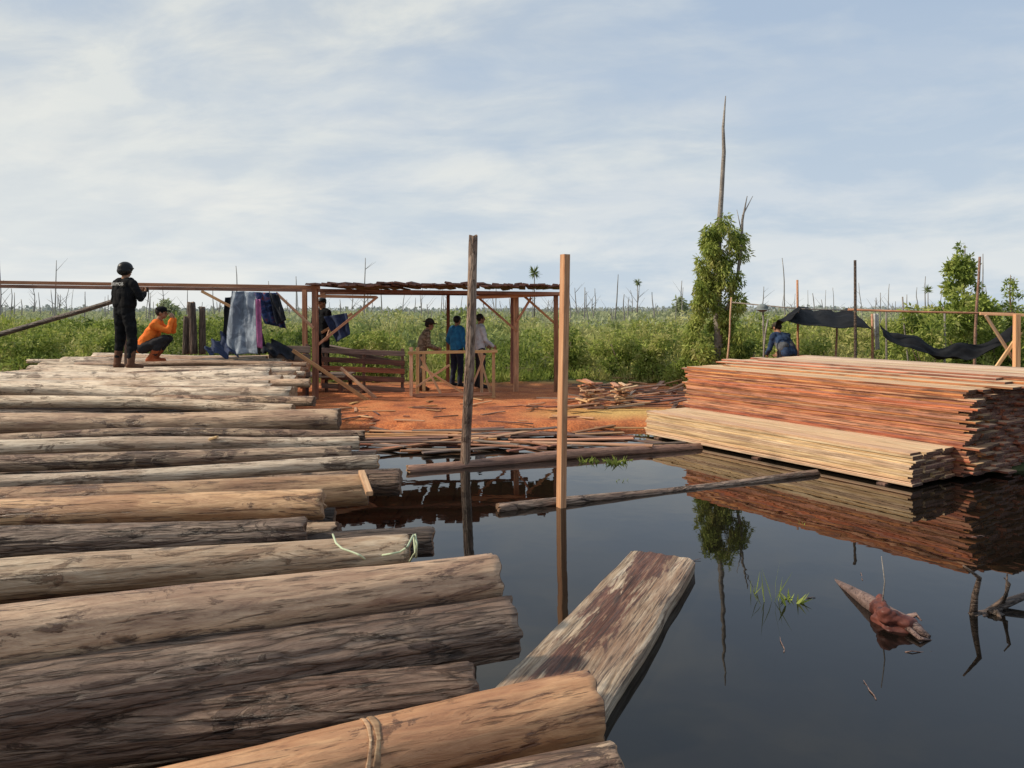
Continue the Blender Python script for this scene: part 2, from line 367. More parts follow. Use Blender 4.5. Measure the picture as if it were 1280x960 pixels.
def vegh(X,Y):
    e=np.clip((Y-vegedge(X))/2.6,0.08,1)
    return e*(.10+1.35*fbm(X*.33,Y*.33,0,41,3)+1.4*(fbm(X*1.1,Y*1.1,0,47,2)-.4))
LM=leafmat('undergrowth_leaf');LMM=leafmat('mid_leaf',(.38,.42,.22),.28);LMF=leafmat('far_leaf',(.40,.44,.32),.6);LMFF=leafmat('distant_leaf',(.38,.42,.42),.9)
def belt(y0,y1,n,size,grass=.25,asp=.72):
    Y=y0+(y1-y0)*rng.random(n)**1.1;X=rng.uniform(-1,1,n)*(Y*asp+2);ok=Y>vegedge(X);X,Y=X[ok],Y[ok];n=len(X)
    h=vegh(X,Y);g0=hgt(X,Y)
    up=rng.random(n)<grass*(.2+1.8*vn(X*.25,Y*.25,0,88)**2)
    z=g0+h-np.abs(rng.exponential(.22,n))*np.where(up,.9,1)-np.where(up,size*1.2,0);z=np.maximum(z,g0+.02)
    d=rng.normal(size=(n,3));d[:,2]=np.abs(d[:,2])*.7;d[up]*=.4;d[up,2]=1
    s=size*rng.uniform(.5,1.6,n)*np.where(up,1.9,1)
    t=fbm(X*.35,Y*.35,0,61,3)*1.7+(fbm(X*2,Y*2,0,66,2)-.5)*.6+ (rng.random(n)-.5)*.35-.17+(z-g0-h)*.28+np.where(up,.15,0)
    return leaves(np.stack([X,Y,z],1),s,s*np.where(up,.12,.42),d,vcol(t))
def stuff(name,parts,mat,label,cat):
    v=np.concatenate([p[0] for p in parts]);o=0;ff=[]
    for p in parts: ff.append(p[1]+o);o+=len(p[0])
    me=mesh_np(name,v,np.concatenate(ff),mat,None,False,np.concatenate([p[2] for p in parts]))
    return tag(link(name,me),label,cat,kind='stuff')
stuff('undergrowth',[belt(16.5,24,120000,.10)],LM,'dense green ferns, grass and shrubs of the swamp','undergrowth')
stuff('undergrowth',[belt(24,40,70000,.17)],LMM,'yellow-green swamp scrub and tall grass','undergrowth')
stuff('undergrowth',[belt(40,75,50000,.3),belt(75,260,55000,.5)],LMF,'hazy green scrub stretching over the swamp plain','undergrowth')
n=20000;Y=rng.uniform(240,520,n);X=rng.uniform(-1,1,n)*Y*.8
hh=1.0+2.6*fbm(X*.010,Y*.008,0,77,4)**1.5*1.6
zz=rng.random(n)**.7*hh
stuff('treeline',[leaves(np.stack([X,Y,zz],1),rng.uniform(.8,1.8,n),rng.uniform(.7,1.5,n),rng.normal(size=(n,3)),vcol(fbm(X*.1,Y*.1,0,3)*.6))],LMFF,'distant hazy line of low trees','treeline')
# ---------------------------------------------------------------- trees
def crown(name,parent,centers,rads,n,ls,mat=LM,droop=.3,tone=.45,asp=.4):
    centers=np.array(centers);rads=np.array(rads);wt=rads**2;i=rng.choice(len(centers),n,p=wt/wt.sum())
    d=rng.normal(size=(n,3));d/=np.linalg.norm(d,axis=1,keepdims=True);rr=rng.random(n)**.45
    p=centers[i]+d*(rads[i]*rr)[:,None]*np.array([1,1,1.15])
    dr=d*.8+rng.normal(size=(n,3))*.5;dr[:,2]-=droop
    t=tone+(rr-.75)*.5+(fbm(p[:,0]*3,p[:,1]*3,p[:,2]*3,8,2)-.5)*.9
    s=ls*rng.uniform(.6,1.4,n);o0=np.array(parent.location)
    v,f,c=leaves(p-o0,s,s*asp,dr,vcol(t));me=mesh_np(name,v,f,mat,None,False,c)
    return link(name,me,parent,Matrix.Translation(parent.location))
base=Vector(((900-640)/F*18,18,.1))
e=empty('vine_covered_tree',base,'tall dead trunk wrapped in climbing ferns','tree')
def WY(px,py,Y=18.0): return W(px,py,Y)
tube('trunk',[base-Vector((0,0,.2)),WY(897,400),WY(897,340),WY(899,285),WY(902,240),WY(905,190),WY(904,160),WY(907,120)],[.12,.11,.09,.07,.055,.045,.035,.012],B_DEAD,e,10,rough=.1)
tube('branch',[WY(905,400,17.8),WY(922,345,17.8),WY(927,300,17.8),WY(928,275,17.8),WY(934,245,17.8)],[.05,.04,.035,.03,.008],B_DEAD,e,8,rough=.1)
tube('branch',[WY(928,270,17.8),WY(941,245,17.8)],[.018,.006],B_DEAD,e,6)
tube('branch',[WY(927,290,17.8),WY(921,262,17.8)],[.015,.006],B_DEAD,e,6)
C=[];R=[]
for py in range(286,470,7):
    t=(py-286)/165
    for j in range(5):
        hw=11+16*min(1,(py-280)/25)+16*max(0,(py-390)/70)
        cxx=905-14*min(t,1)+random.uniform(-hw,hw)
        C.append(tuple(WY(cxx,py+random.uniform(-8,8),17.9+random.uniform(-.4,.35))));R.append(random.uniform(.08,.20))
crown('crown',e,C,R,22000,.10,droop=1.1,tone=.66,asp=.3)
def shrub(px,py,Y,w_,h_,n,ls,tone,label,name='shrub'):
    b=W(px,py,Y);b.z=float(hgt(np.array(b.x),np.array(b.y)))
    e=empty(name,b,label,'shrub')
    for q in range(3):
        a=random.uniform(0,6.28);tube('stem',[b,b+Vector((math.cos(a)*w_*.25,math.sin(a)*w_*.25,h_*.75))],[.02,.008],B_DRK,e,6)
    C=[];R=[]
    for q in range(20):
        z=random.random();C.append((b.x+random.gauss(0,w_*.28*(1.1-z*.6)),b.y+random.gauss(0,w_*.22),b.z+h_*(.15+.75*z)));R.append(w_*random.uniform(.08,.18))
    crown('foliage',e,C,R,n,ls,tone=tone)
for a in[(868,440,17.6,1.1,1.1,2600,.10,.7,'leafy green shrub beside the vine-covered trunk'),
         (930,440,18.2,1.2,1.1,2600,.10,.6,'dark green shrub beside the vine-covered trunk'),
         (820,450,19.2,1.4,1.1,3000,.10,.76,'light green shrub at the edge of the clearing'),
         (780,450,20,1.5,1.2,2800,.10,.6,'dense green shrub at the edge of the clearing'),
         (700,450,21,1.6,1.3,2800,.11,.7,'light leafy shrub behind the timber shelter'),
         (480,440,20.5,1.6,1.2,2600,.10,.74,'bright green ferns behind the timber shelter'),
         (1160,430,17,1.8,1.8,3600,.11,.7,'leafy shrub behind the tarpaulin camp'),
         (1203,440,18,1.9,2.5,6500,.11,.6,'dark green shrub behind the tarpaulin camp'),
         (1250,440,18,1.8,1.5,3600,.11,.66,'broad green shrub behind the tarpaulin camp'),
         (1010,440,18,1.5,1.1,2400,.10,.76,'fresh green fern clump behind the board stack'),
         (120,440,19,1.8,1.2,2800,.11,.76,'bright green shrub beyond the log pile'),
         (40,440,20,1.8,1.3,2800,.11,.64,'green shrub beyond the log pile'),
         (450,440,19.5,1.5,1.1,2400,.10,.64,'fern clump behind the timber shelter')]: shrub(*a)
def sapling(px,pyb,pyt,Y,w_,n,ls,label,tone=.5,mat=LM,low=.35):
    b=W(px,pyb,Y);tp=W(px+random.uniform(-4,4),pyt,Y)
    e=empty('tree',b,label,'tree');P,R_=wavy(b,tp,.06*Y/22,.01,8,.05*Y/22);tube('trunk',P,R_,B_DRK,e,8)
    C=[];R=[];hh=tp.z-b.z
    for q in range(54):
        z=random.uniform(low,1.0);ww=w_*(1.15-z)*.75
        C.append((b.x+random.uniform(-ww,ww),b.y+random.uniform(-ww,ww)*.7,b.z+hh*z));R.append(w_*random.uniform(.07,.16)*(1.25-z*.7))
    crown('crown',e,C,R,n,ls,mat,tone=tone)
sapling(1204,440,306,20,1.35,7500,.115,'leafy narrow young tree behind the tarpaulin camp',low=.1,tone=.55)
sapling(1264,430,345,30,.9,700,.14,'small leafy tree standing in the scrub')
sapling(850,400,374,60,1.5,400,.35,'small distant tree above the scrub',mat=LMF)
sapling(208,400,374,55,1.4,400,.35,'small distant tree above the scrub',mat=LMF)
def palm(px,py,Y,b0,s):
    b=W(px,b0,Y);t=W(px,py,Y);e=empty('palm_tree',b,'thin distant palm with a small tufted crown','tree')
    tube('trunk',[b,t],[.05,.03],B_SNAG,e,6)
    n=60;a=rng.random(n)*6.28;d=np.stack([np.cos(a)*.7,np.sin(a)*.7,rng.uniform(-1.2,1.2,n)],1)
    c=np.tile(np.array(t-b),(n,1));v,f,cc_=leaves(c,rng.uniform(.5,1.1,n)*s,np.full(n,.14*s),d,vcol(np.full(n,.25)))
    link('crown',mesh_np('crown',v,f,LMM,None,False,cc_),e,Matrix.Translation(b))
palm(668,341,50,400,.6);palm(797,353,60,400,.45);palm(1160,362,55,400,.45)
def snag(px,py,Y,rad):
    b=W(px,388,Y);b.z=0;t=W(px+random.uniform(-5,5),py,Y)
    P,R=wavy(b,t,rad,rad*.35,7,.05*Y/40)
    o=tube('dead_tree',P,R,B_SNAG,None,6,'bare grey dead tree standing in the swamp scrub','dead tree','dead trees scattered over the swamp')
    if random.random()<.5:
        for q in range(random.randint(1,4)):
            i=random.randint(3,6);a=P[i];s=random.choice([-1,1])*random.uniform(.2,.8)*Y/50
            tube('branch',[a,a+Vector((s,0,abs(s)*random.uniform(.6,1.6)))],[R[i]*.5,R[i]*.15],B_SNAG,o,5)
for a in[(67,325,55),(298,333,60),(455,322,50),(3,325,45),(983,323,45),(767,343,60),(340,352,70),(30,375,40),(12,360,50),(370,345,70),(1131,367,50),(730,358,50),(1230,318,21.5),(1265,345,40),(1158,345,60),(820,365,60),(478,358,70),(105,365,50),(850,350,60),(715,366,45),(780,368,45),(1020,366,50),(1095,372,45),(560,366,60),(232,372,45),(140,368,45)]:
    snag(a[0],a[1],a[2],.0011*a[2]+.01)
for i in range(190):
    Y=random.uniform(30,140);snag(random.uniform(0,1280),388-random.betavariate(1.2,2.4)*46+3,Y,.0008*Y*random.uniform(.6,1.3)+.008)
# ---------------------------------------------------------------- logs
G='cut logs piled side by side'
def add_log(pr,pl,r0,r1,mat,em,label,ln=4.7,seed=None,rough=.04,wob=.03,ell=0,step=.1,segs=32,ridge=0.0):
    d=(Vector(pl)-Vector(pr)).normalized();p0=Vector(pr)
    me=log_mesh(ln,r0,r1,[mat,em],seed if seed is not None else random.randint(0,99),rough,segs,wob,ell,step,ridge)
    o=link('log',me,None,orient(p0,p0+d,random.uniform(0,6)));tag(o,label,'log',G);return o
hero=[
 (775,958,420,1030,.42,.095,.12,B_MIX,E_TAN,'brown cut log with a split end'),
 (743,893,200,1003,.42,.122,.122,B_ORG,E_DRK,'smooth orange-brown log tied with a bark strap'),
 (588,868,0,935,.38,.112,.135,B_DRK,E_DRK,'dark rough-barked log with a notch near the cut end'),
 (640,787,0,893,.50,.128,.135,B_DRK,E_DRK,'dark deeply furrowed log with a dark cut end'),  # cut end uses the darker of the two end colours
 (618,724,0,812,.66,.108,.135,B_TAN,E_DRK,'smooth tan log with brown stains'),
 (505,712,0,748,.58,.068,.075,B_DRK,E_DRK,'thin dark log with flaking bark'),
 (540,684,100,706,.54,.082,.09,B_BLK,E_DRK,'dark log peeping out below the others'),
 (508,679,0,718,.71,.085,.09,B_GRY,E_TAN,'pale grey-tan log with plastic rope on it'),
 (382,661,0,684,.68,.08,.09,B_DRK,E_DRK,'dark brown log with coarse bark'),
 (403,640,0,651,.74,.085,.085,B_TAN,E_TAN,'brown log with a pale cut end'),
 (458,612,0,632,.74,.10,.075,B_TAN,E_DRK,'tan peeled log with a dark end'),  # tan bark, end face in the darker end colour
 (500,603,0,608,.60,.10,.10,B_DRK,E_DRK,'dark wet log jutting beyond the pile'),
 (472,580,0,599,.82,.048,.058,B_GRY,E_TAN,'slim pale peeled log in the pile'),
 (438,567,0,581,.78,.055,.062,B_MIX,E_DRK,'brown rough log in the pile'),
 (448,549,0,565,.83,.052,.062,B_GRY,E_TAN,'slim pale grey log in the pile'),
 (424,525,0,530,.80,.105,.10,B_TAN,E_DRK,'thick brown log with a dark cut end'),
 (366,508,0,506,.84,.062,.07,B_GRY,E_TAN,'pale tan log in the pile'),
 (392,500,0,493,.80,.06,.065,B_MIX,E_DRK,'brown mottled log in the pile'),
 (455,541,0,547,.74,.048,.055,B_MIX,E_DRK,'thin brown pole laid between thicker logs'),
 (470,572,0,590,.68,.05,.055,B_DRK,E_DRK,'thin dark pole laid between paler logs'),
 (445,597,0,616,.70,.05,.05,B_BLK,E_DRK,'thin dark wet pole laid between tan logs'),
 (350,516,0,519,.74,.05,.055,B_BLK,E_DRK,'thin dark pole laid between thicker logs'),
 (420,655,0,668,.60,.05,.06,B_MIX,E_DRK,'thin brown pole low in the pile'),
]
HL=[]
for i,(xr,yr,xl,yl_,z,r0,r1,mt,em,lb) in enumerate(hero):
    dk=mt in(B_DRK,B_BLK)
    HL.append(add_log(V(xr,yr,z),V(xl,yl_,z),r0*(.94 if dk else 1),r1*(.94 if dk else 1),mt,em,lb,4.6,i,.055 if dk else .04,.05,0,.035,72,.30 if dk else .05))
y=9.6
while y<16.6:
    r=random.choice([random.uniform(.045,.075),random.uniform(.06,.10),random.uniform(.09,.125)]);y+=r+.05
    xr=-(640-random.uniform(325,390))/F*y
    tl=random.uniform(-.10,.14);z=.93-r+random.uniform(-.09,.015)
    mt=random.choice([B_GRY,B_GRY,B_TAN,B_MIX,B_GRY,B_GRY])
    add_log((xr,y,z),(xr-1,y-tl*.25,z+random.uniform(-.01,.01)),r,r*random.uniform(.8,1.2),mt,E_TAN,{B_GRY:'pale grey-tan weathered log in the pile',B_MIX:'brown mottled log in the pile',B_TAN:'tan peeled log in the pile'}[mt],random.uniform(4.2,4.9),None,.04,.06,0,.12,24,.05)
    y+=r
y=2.75
while y<16.4:
    r=random.uniform(.10,.13);y+=r
    ex=np.interp(y,[2.6,3.4,4.3,5,5.7,7.4,9,16],[-.5,-.45,-.8,-1.2,-1.35,-1.9,-2.6,-4.8])+random.uniform(-.25,.1)
    tl=float(np.interp(y,[2.7,4,7,9],[.36,.2,.05,0]))
    z=float(np.interp(y,[2.7,3.6,4.5,7],[.10,.18,.38,.46]))
    add_log((ex,y+.1,z),(ex-1,y+.1-tl,z),r,r,random.choice([B_BLK,B_DRK,B_BLK]),E_DRK,'dark log in the lower layer of the pile',4.4,None,.04,.02,0,.2,20)  # lower layer takes the darkest bark colours
    y+=r+.04
for xs in(0,1,2):
    a=Vector((-1.2-xs*1.25,3.6,.02));b_=Vector((-5.4-xs*1.2,16.5,.18))
    add_log(a,b_,.13,.15,B_BLK,E_DRK,'long dark bearer log under the pile',13,None,.03,.05,0,.3,20)
def strap(name,xr,yr,xl,yl_,z,px,r,mat,label,target,wdt=.03):
    pr=V(xr,yr,z);pl=V(xl,yl_,z);t=(xr-px)/(xr-xl);py=yr+(yl_-yr)*t;c=V(px,py,z);d=(pl-pr).normalized()
    a=Vector((0,0,1));s=d.cross(a).normalized()
    vv=[];fc=[];sg=48;nu=4
    for j in range(sg):
        th=2*math.pi*j/sg;rr=r+.03;q=s*math.cos(th)*rr+a*math.sin(th)*rr;sk=d*.012*math.sin(th*2+1)
        for u_ in range(nu): vv.append(tuple(q+d*(wdt*(u_/(nu-1)*2-1)*(1+.3*math.sin(th*5)))+sk))
    for j in range(sg):
        for u in range(nu-1):
            A=j*nu+u;B=((j+1)%sg)*nu+u;fc.append((A,B,B+1,A+1))
    o=link(name,mesh_np(name,vv,fc,mat,None,True),None,Matrix.Translation(c));tag(o,label,'strap')
    sw=o.modifiers.new('w','SHRINKWRAP');sw.target=target;sw.offset=.003;sw.wrap_mode='ABOVE_SURFACE'
    sd_=o.modifiers.new('s','SOLIDIFY');sd_.thickness=.003;sd_.offset=1
W_STR=wood('strap_fibre',(.20,.11,.05),(.36,.22,.10),(.50,.35,.18))
strap('bark_strap',743,893,200,1003,.42,465,.13,W_STR,'bark strap tied around an orange-brown log',HL[1],.010)
strap('bark_strap',743,893,200,1003,.42,455,.13,W_STR,'bark strap tied around an orange-brown log',HL[1],.006)
RP=cloth('plastic_rope',(.55,.62,.42),(.35,.42,.28),.4)
def rope(pts,label,r=.005):
    n=[]
    for i in range(len(pts)-1):
        for q in range(4): n.append(pts[i].lerp(pts[i+1],q/4))
    n.append(pts[-1]);tube('plastic_rope',n,[r]*len(n),RP,None,6,label,'rope')
rope([V(416,668,.83),V(420,679,.83),V(428,686,.82),V(440,690,.81),V(450,694,.80),V(456,699,.77)],'pale green plastic rope lying on a log')
rope([V(478,694,.78),V(490,692,.80),V(500,690,.8),V(509,684,.82),V(514,674,.83),V(517,668,.83),V(519,690,.76),V(512,702,.66)],'pale green plastic rope looped over a log end')
rope([V(519,668,.83),V(521,680,.80),V(520,697,.72)],'pale green plastic rope looped over a log end')
beam('wood_offcut',V(462,617,.84),V(452,590,.86),.04,.025,W_POST,label='short orange offcut lying across the log ends',cat='wood offcut')
beam('wood_offcut',V(262,549,.88),V(272,546,.90),.03,.02,W_FRAME,label='small bright wood chip on a log',cat='wood offcut')
add_log(V(875,557,.04),V(505,585,.04),.062,.072,B_RED,E_TAN,'long reddish-brown log floating in the pond',4.1,3,.03,.05,ridge=.1)['group']='logs floating in the pond'
add_log(V(1020,590,.025),V(620,637,.025),.038,.045,B_DRK,E_DRK,'thin dark log floating in the pond',4.0,5,.03,.05,ridge=.1)['group']='logs floating in the pond'
p=V(581,583,0);t=W(590,295,p.y)
o=link('wooden_pole',log_mesh((t-p).length+.5,.062,.052,[B_DRK,E_DRK],8,.05,32,.035,0,.05,.25),None,orient(p-Vector((.02,0,.5)),t));tag(o,'dark bark-covered pole standing upright in the water','pole')
p=V(703,634,0);t=W(706,318,p.y)
beam('wooden_post',p-Vector((.01,0,.5)),t,.085,.065,W_PILLAR,roll=.5,label='sawn orange-tan post standing in the water',cat='post',bow=.012,wane=.06)
# floating slab
m,nt,b,o=newmat('weathered_slab');k=N(nt)
v1=k.coords((1.1,16,16),False);v2=k.coords((2.5,70,70),False);a=k.noise(v1,1.8,10,.72,.8);bb=k.noise(v2,1.2,5,.7)
tcx=k.n('ShaderNodeTexCoord');sp=k.n('ShaderNodeSeparateXYZ');k.l(tcx.outputs['Object'],sp.inputs[0])
wn=k.noise(k.coords((1.1,7,7),False),1.5,9,.72,.6)
ww=k.math('ABSOLUTE',k.math('SUBTRACT',sp.outputs[1],.02))
ww=k.math('ADD',ww,k.math('MULTIPLY_ADD',wn,.62,-.31))
mid=k.ramp(ww,[(.085,1),(.125,0)])
pale=k.ramp(a,[(.34,(.17,.11,.065)),(.46,(.41,.30,.20)),(.60,(.66,.54,.40))])
pale=k.mix(k.ramp(k.noise(k.coords((.7,4,4),False),1.7,5,.6),[(.46,0),(.62,.7)]),pale,(.26,.14,.08))
drk=k.ramp(a,[(.38,(.06,.024,.015)),(.54,(.165,.064,.038)),(.66,(.35,.21,.13))])
c=k.mix(mid,pale,drk);c=k.mix(k.ramp(bb,[(.40,.85),(.48,0)]),c,(.05,.03,.022))
k.l(c,b.inputs['Base Color']);k.l(k.ramp(wn,[(.4,.42),(.6,.75)]),b.inputs['Roughness']);k.bump(k.math('ADD',a,k.math('MULTIPLY',bb,.7)),1.0,.02,b)
a0=Vector((-.03,3.15,.035));a1=Vector((1.114,5.63,.04));Ls=(a1-a0).length;nx_=90;ny_=24;vv=[];fc=[]
for i in range(nx_+1):
    for j in range(ny_+1):
        u=i/nx_;v_=j/ny_;yl0=-.30+.04*u+float(vn(u*9,3.))*.02;yr0=.285-.035*u-float(vn(u*9,8.))*.02
        x=Ls*u+(float(vn(v_*9,2.))-.5)*(.09 if i==nx_ else 0);yy=yl0+(yr0-yl0)*v_
        z=.05+(float(vn(v_*18,u*3.))-.5)*.016+(float(vn(v_*40,u*8.))-.5)*.006-(.015 if j in(0,ny_) else 0)
        vv.append((x,yy,z))
nb=len(vv)
def gi(i,j):return i*(ny_+1)+j
for i in range(nx_):
    for j in range(ny_): fc.append((gi(i,j),gi(i+1,j),gi(i+1,j+1),gi(i,j+1)))
per=[gi(i,0) for i in range(nx_+1)]+[gi(nx_,j) for j in range(1,ny_+1)]+[gi(i,ny_) for i in range(nx_-1,-1,-1)]+[gi(0,j) for j in range(ny_-1,0,-1)]
for q in per: vv.append((vv[q][0],vv[q][1]*.97,-.06))
for q in range(len(per)):
    q2=(q+1)%len(per);fc.append((per[q2],per[q],nb+q,nb+q2))
o=link('wooden_slab',mesh_np('slab',vv,fc,m,None,False),None,orient(a0,a1));tag(o,'weathered thick slab with maroon heartwood floating on the pond','slab')
# ---------------------------------------------------------------- board stacks
u=Vector((.54,-.842,0)).normalized();vd=Vector((.842,.54,0)).normalized()
TH_=.0238;PI_=.0245
temp=[box_mesh(4.25+random.uniform(-.04,.08),random.choice([.2,.19,.2,.18]),TH_,[W_PALE,W_EDGE,W_END],random.uniform(-.002,.002),s,8,True,.012) for s in range(12)]
tempY=[box_mesh(4.1,.2,TH_,[W_PALE,W_YEL,W_END],random.uniform(-.002,.002),s,8,True,.012) for s in range(6)]
ang=math.atan2(u.y,u.x)
GB='sawn boards stacked at the water edge'
def put(me,pos,da,label,tilt=0,roll=0):
    o=link('wooden_board',me,None,Matrix.Translation(pos)@Matrix.Rotation(ang+da,4,'Z')@Matrix.Rotation(tilt,4,'Y')@Matrix.Rotation(roll,4,'X'))
    tag(o,label,'board',GB);return o
A=Vector((2.76,12.0,.05));NL=40
rest_v=[];rest_f=[];rest_m=[]
for l in range(NL):
    z=.05+l*PI_;sl=random.uniform(-.04,.04)
    for c in range(13):
        wv=.0 if c else random.uniform(-.007,.005)
        if c==0 and l%13==8: wv=random.uniform(.010,.018)
        pos=A+vd*(.1+c*.203+wv-.001*l)+u*(sl+random.uniform(-.06,.06));pos.z=z
        if c<3 or l>=NL-1:
            lab='red-brown sawn board inside the tall stack' if l<NL-1 else 'pale tan sawn board on top of the tall stack'
            put(random.choice(temp),pos,random.uniform(-.0015,.0015),lab)
        else:
            me=random.choice(temp);M=Matrix.Translation(pos)@Matrix.Rotation(ang,4,'Z');bo=len(rest_v)
            rest_v+= [tuple(M@vx.co) for vx in me.vertices]
            for pl in me.polygons: rest_f.append(tuple(i+bo for i in pl.vertices));rest_m.append(pl.material_index)
for l in range(4):
    for c in range(2+l,13):
        pos=A+vd*(.2+c*.2)+u*(.15+random.uniform(-.25,.35)+.0);pos.z=.05+NL*PI_+l*.026
        put(random.choice(temp),pos,random.uniform(-.014,.014),'pale tan sawn board laid loosely on the tall stack')
o=link('stacked_boards',mesh_np('stacked',rest_v,rest_f,[W_PALE,W_EDGE,W_END],rest_m));tag(o,'core of the tall stack of red-brown sawn boards','board stack',kind='stuff')
A2=Vector((2.02,11.52,.05))
for l in range(14):
    for c in range(4):
        pos=A2+vd*(.1+c*.203+(random.uniform(-.007,.007) if c==0 else 0)+.003*l)+u*(random.uniform(-.04,.04)-.0);pos.z=.04+l*PI_
        put(random.choice(tempY),pos,random.uniform(-.003,.003),'tan sawn board in the low stack' if l<13 else 'pale board on top of the low stack')
for q in(.3,2.1,3.8):
    a=A2+u*q;beam('bearer',Vector((a.x,a.y,-.015))-vd*.06,Vector((a.x,a.y,-.015))+vd*3.6,.1,.07,W_BRN,label='dark bearer timber under the board stacks',cat='timber')
def offcut(p0,p1,w_,h_,lab,mats=None,grp=None):
    beam('wood_offcut',p0,p1,w_,h_,mats or [random.choice([W_PALE,W_FRAME]),W_YEL,W_END],slots=mats is None,label=lab,cat='wood offcut',group=grp,bow=random.uniform(-.01,.01),wane=.06)
def crib(px,py,z0,wd,n,lab,tall=.04):
    c=V(px,py,z0);c.y+=.3;dx=dy=0
    for l in range(n):
        dx+=random.uniform(-.03,.03)
        for s in range(random.choice([2,3])):
            off=(s-1)*wd*.45+random.uniform(-.07,.07);z=z0+.03+l*tall
            aa=.35+random.uniform(-.35,.35)
            if l%2: d=Vector((math.cos(aa),math.sin(aa),0));q=Vector((-math.sin(aa),math.cos(aa),0))
            else: d=Vector((-math.sin(aa),math.cos(aa),0));q=Vector((math.cos(aa),math.sin(aa),0))
            m_=c+q*off+Vector((dx,0,0));e_=wd*random.uniform(.35,.7)
            offcut(Vector((m_.x,m_.y,z-random.uniform(0,.03)))-d*e_,Vector((m_.x,m_.y,z+random.uniform(-.01,.03)))+d*e_,random.uniform(.05,.11),.024,lab,[random.choice([W_PALE,W_FRAME,W_POST,W_EDGE])])
crib(735,515,.1,.36,13,'short orange board in a crisscross heap on the bank')
crib(784,512,.1,.30,11,'short board in a crisscross heap on the bank')
for i in range(56):
    a=V(random.uniform(470,790),random.uniform(536,562),.05);th=random.gauss(0,.35)
    ln=random.uniform(.5,2.2);d=Vector((math.cos(th),math.sin(th),0))*ln/2
    a.z=max(.02,float(hgt(np.array(a.x),np.array(a.y))))+random.uniform(.01,.05)
    offcut(a-d,a+d+Vector((0,0,random.uniform(-.03,.05))),random.uniform(.04,.12),.02,'brown bark-edged slab lying at the water edge',[random.choice([W_BRN,W_RED,W_GRY,W_RED,W_POST])],'slabs scattered along the muddy shore')
for i in range(54):
    a=V(random.uniform(700,870),random.uniform(476,516),.12);th=random.gauss(0.1,.6)
    ln=random.uniform(.4,1.8);d=Vector((math.cos(th),math.sin(th),0))*ln/2;a.z+=random.uniform(0,.14)
    offcut(a-d,a+d+Vector((0,0,random.uniform(-.05,.12))),random.uniform(.04,.11),.022,'brown offcut slab lying on the sawdust bank',[random.choice([W_BRN,W_RED,W_GRY,W_POST])],'slabs scattered on the sawdust bank')
for i in range(40):
    a=V(random.uniform(420,720),random.uniform(488,534),.12);th=random.gauss(0.1,.8)
    d=Vector((math.cos(th),math.sin(th),0))*random.uniform(.05,.4);a.z=float(hgt(np.array(a.x),np.array(a.y)))+.02
    offcut(a-d,a+d,random.uniform(.03,.07),.016,'small wood offcut on reddish sawdust',[random.choice([W_RED,W_FRAME,W_POST,W_BRN])],'slabs scattered on the sawdust bank')
for i in range(9):
    a=V(random.uniform(760,1240),random.uniform(650,900),.0);th=random.uniform(0,3.14);d=Vector((math.cos(th),math.sin(th),0))*random.uniform(.03,.10)
    P,R=wavy(a-d,a+d+Vector((0,0,.01)),.004,.002,4,.012);tube('twig',P,R,B_DRIFT,None,6,'thin dead twig floating on the dark water','twig','twigs floating on the pond')
# ---------------------------------------------------------------- timber shelter
e=empty('timber_shelter',Vector((-1.5,16.8,.1)),'open timber sawmill shelter with flat rough slab roof','shelter')
gz=lambda x,y: float(hgt(np.array(x),np.array(y)))
def post(px,Y,ptop,w_=.11,mat=W_RED,par=e,nm='post',pb=None):
    t=W(px,ptop,Y);b=Vector(((( pb if pb else px)-640)/F*Y,Y,gz(t.x,Y)-.15));return beam(nm,b,t,w_,w_,mat,par,bow=.01)
post(394,15.3,360,.11);post(381,15.9,362,.09,W_POST);post(645,17.0,366,.12,W_POST);post(695,16.7,366,.10,W_RED);post(404,18.2,366,.1);post(560,18.6,366,.08);post(640,18.8,367,.08)
beam('beam',W(-60,352,14.6),W(400,359,15.25),.07,.065,W_POST,e)
beam('beam',W(-60,357,15.4),W(700,367,16.6),.07,.07,W_RED,e)
beam('beam',W(392,370,15.35),W(470,371.5,15.8),.05,.06,W_POST,e)
beam('beam',W(400,366,18.2),W(660,368,18.9),.08,.08,W_RED,e)
beam('beam',W(590,372,16.6),W(700,368,16.72),.06,.07,W_POST,e)
for a,b_,Y0,Y1 in[((598,372),(646,414),16.9,16.95),((700,410),(655,370),16.75,16.9),((472,371),(396,432),15.7,15.35),((345,366),(392,410),15.2,15.25),((252,364),(290,384),15,15),((440,392),(402,416),16,16),((664,372),(646,402),16.95,16.9)]:
    beam('brace',W(*a,Y0),W(*b_,Y1),.045,.05,W_POST,e)
vv=[];fc=[];nseg=64
for i in range(nseg):
    t=(i+.5)/nseg;x=-4.05+5.2*t;yf=15.3+1.5*t-random.uniform(.0,.55);yb=yf+random.uniform(2.6,3.2);zf=2.40+.03*t+(i%2)*.03+random.uniform(-.015,.035);wd=.08*random.uniform(.8,1.3)
    sl=random.uniform(-.02,.05);sk=random.uniform(-.12,.12);tw=random.uniform(-.012,.012)
    b0=len(vv)
    for (yy,zz_) in((yf,zf),((yf+yb)/2,zf+.01),(yb,zf+sl)):
        k_=(yy-yf)/(yb-yf)*sk;h=.018
        for dx,dz in((-wd,-h-tw),(wd,-h+tw),(wd*.8,h+tw),(-wd*.8,h-tw)): vv.append((x+dx+k_,yy,zz_+dz))
    for s in(0,1):
        for j in range(4):
            a=b0+s*4+j;b_=b0+s*4+(j+1)%4;fc.append((a,a+4,b_+4,b_))
    fc.append((b0,b0+1,b0+2,b0+3));fc.append((b0+11,b0+10,b0+9,b0+8))
vv=[tuple(Vector(q)-e.location) for q in vv]
link('roof',mesh_np('roof',vv,fc,W_BRN),e,Matrix.Translation(e.location))
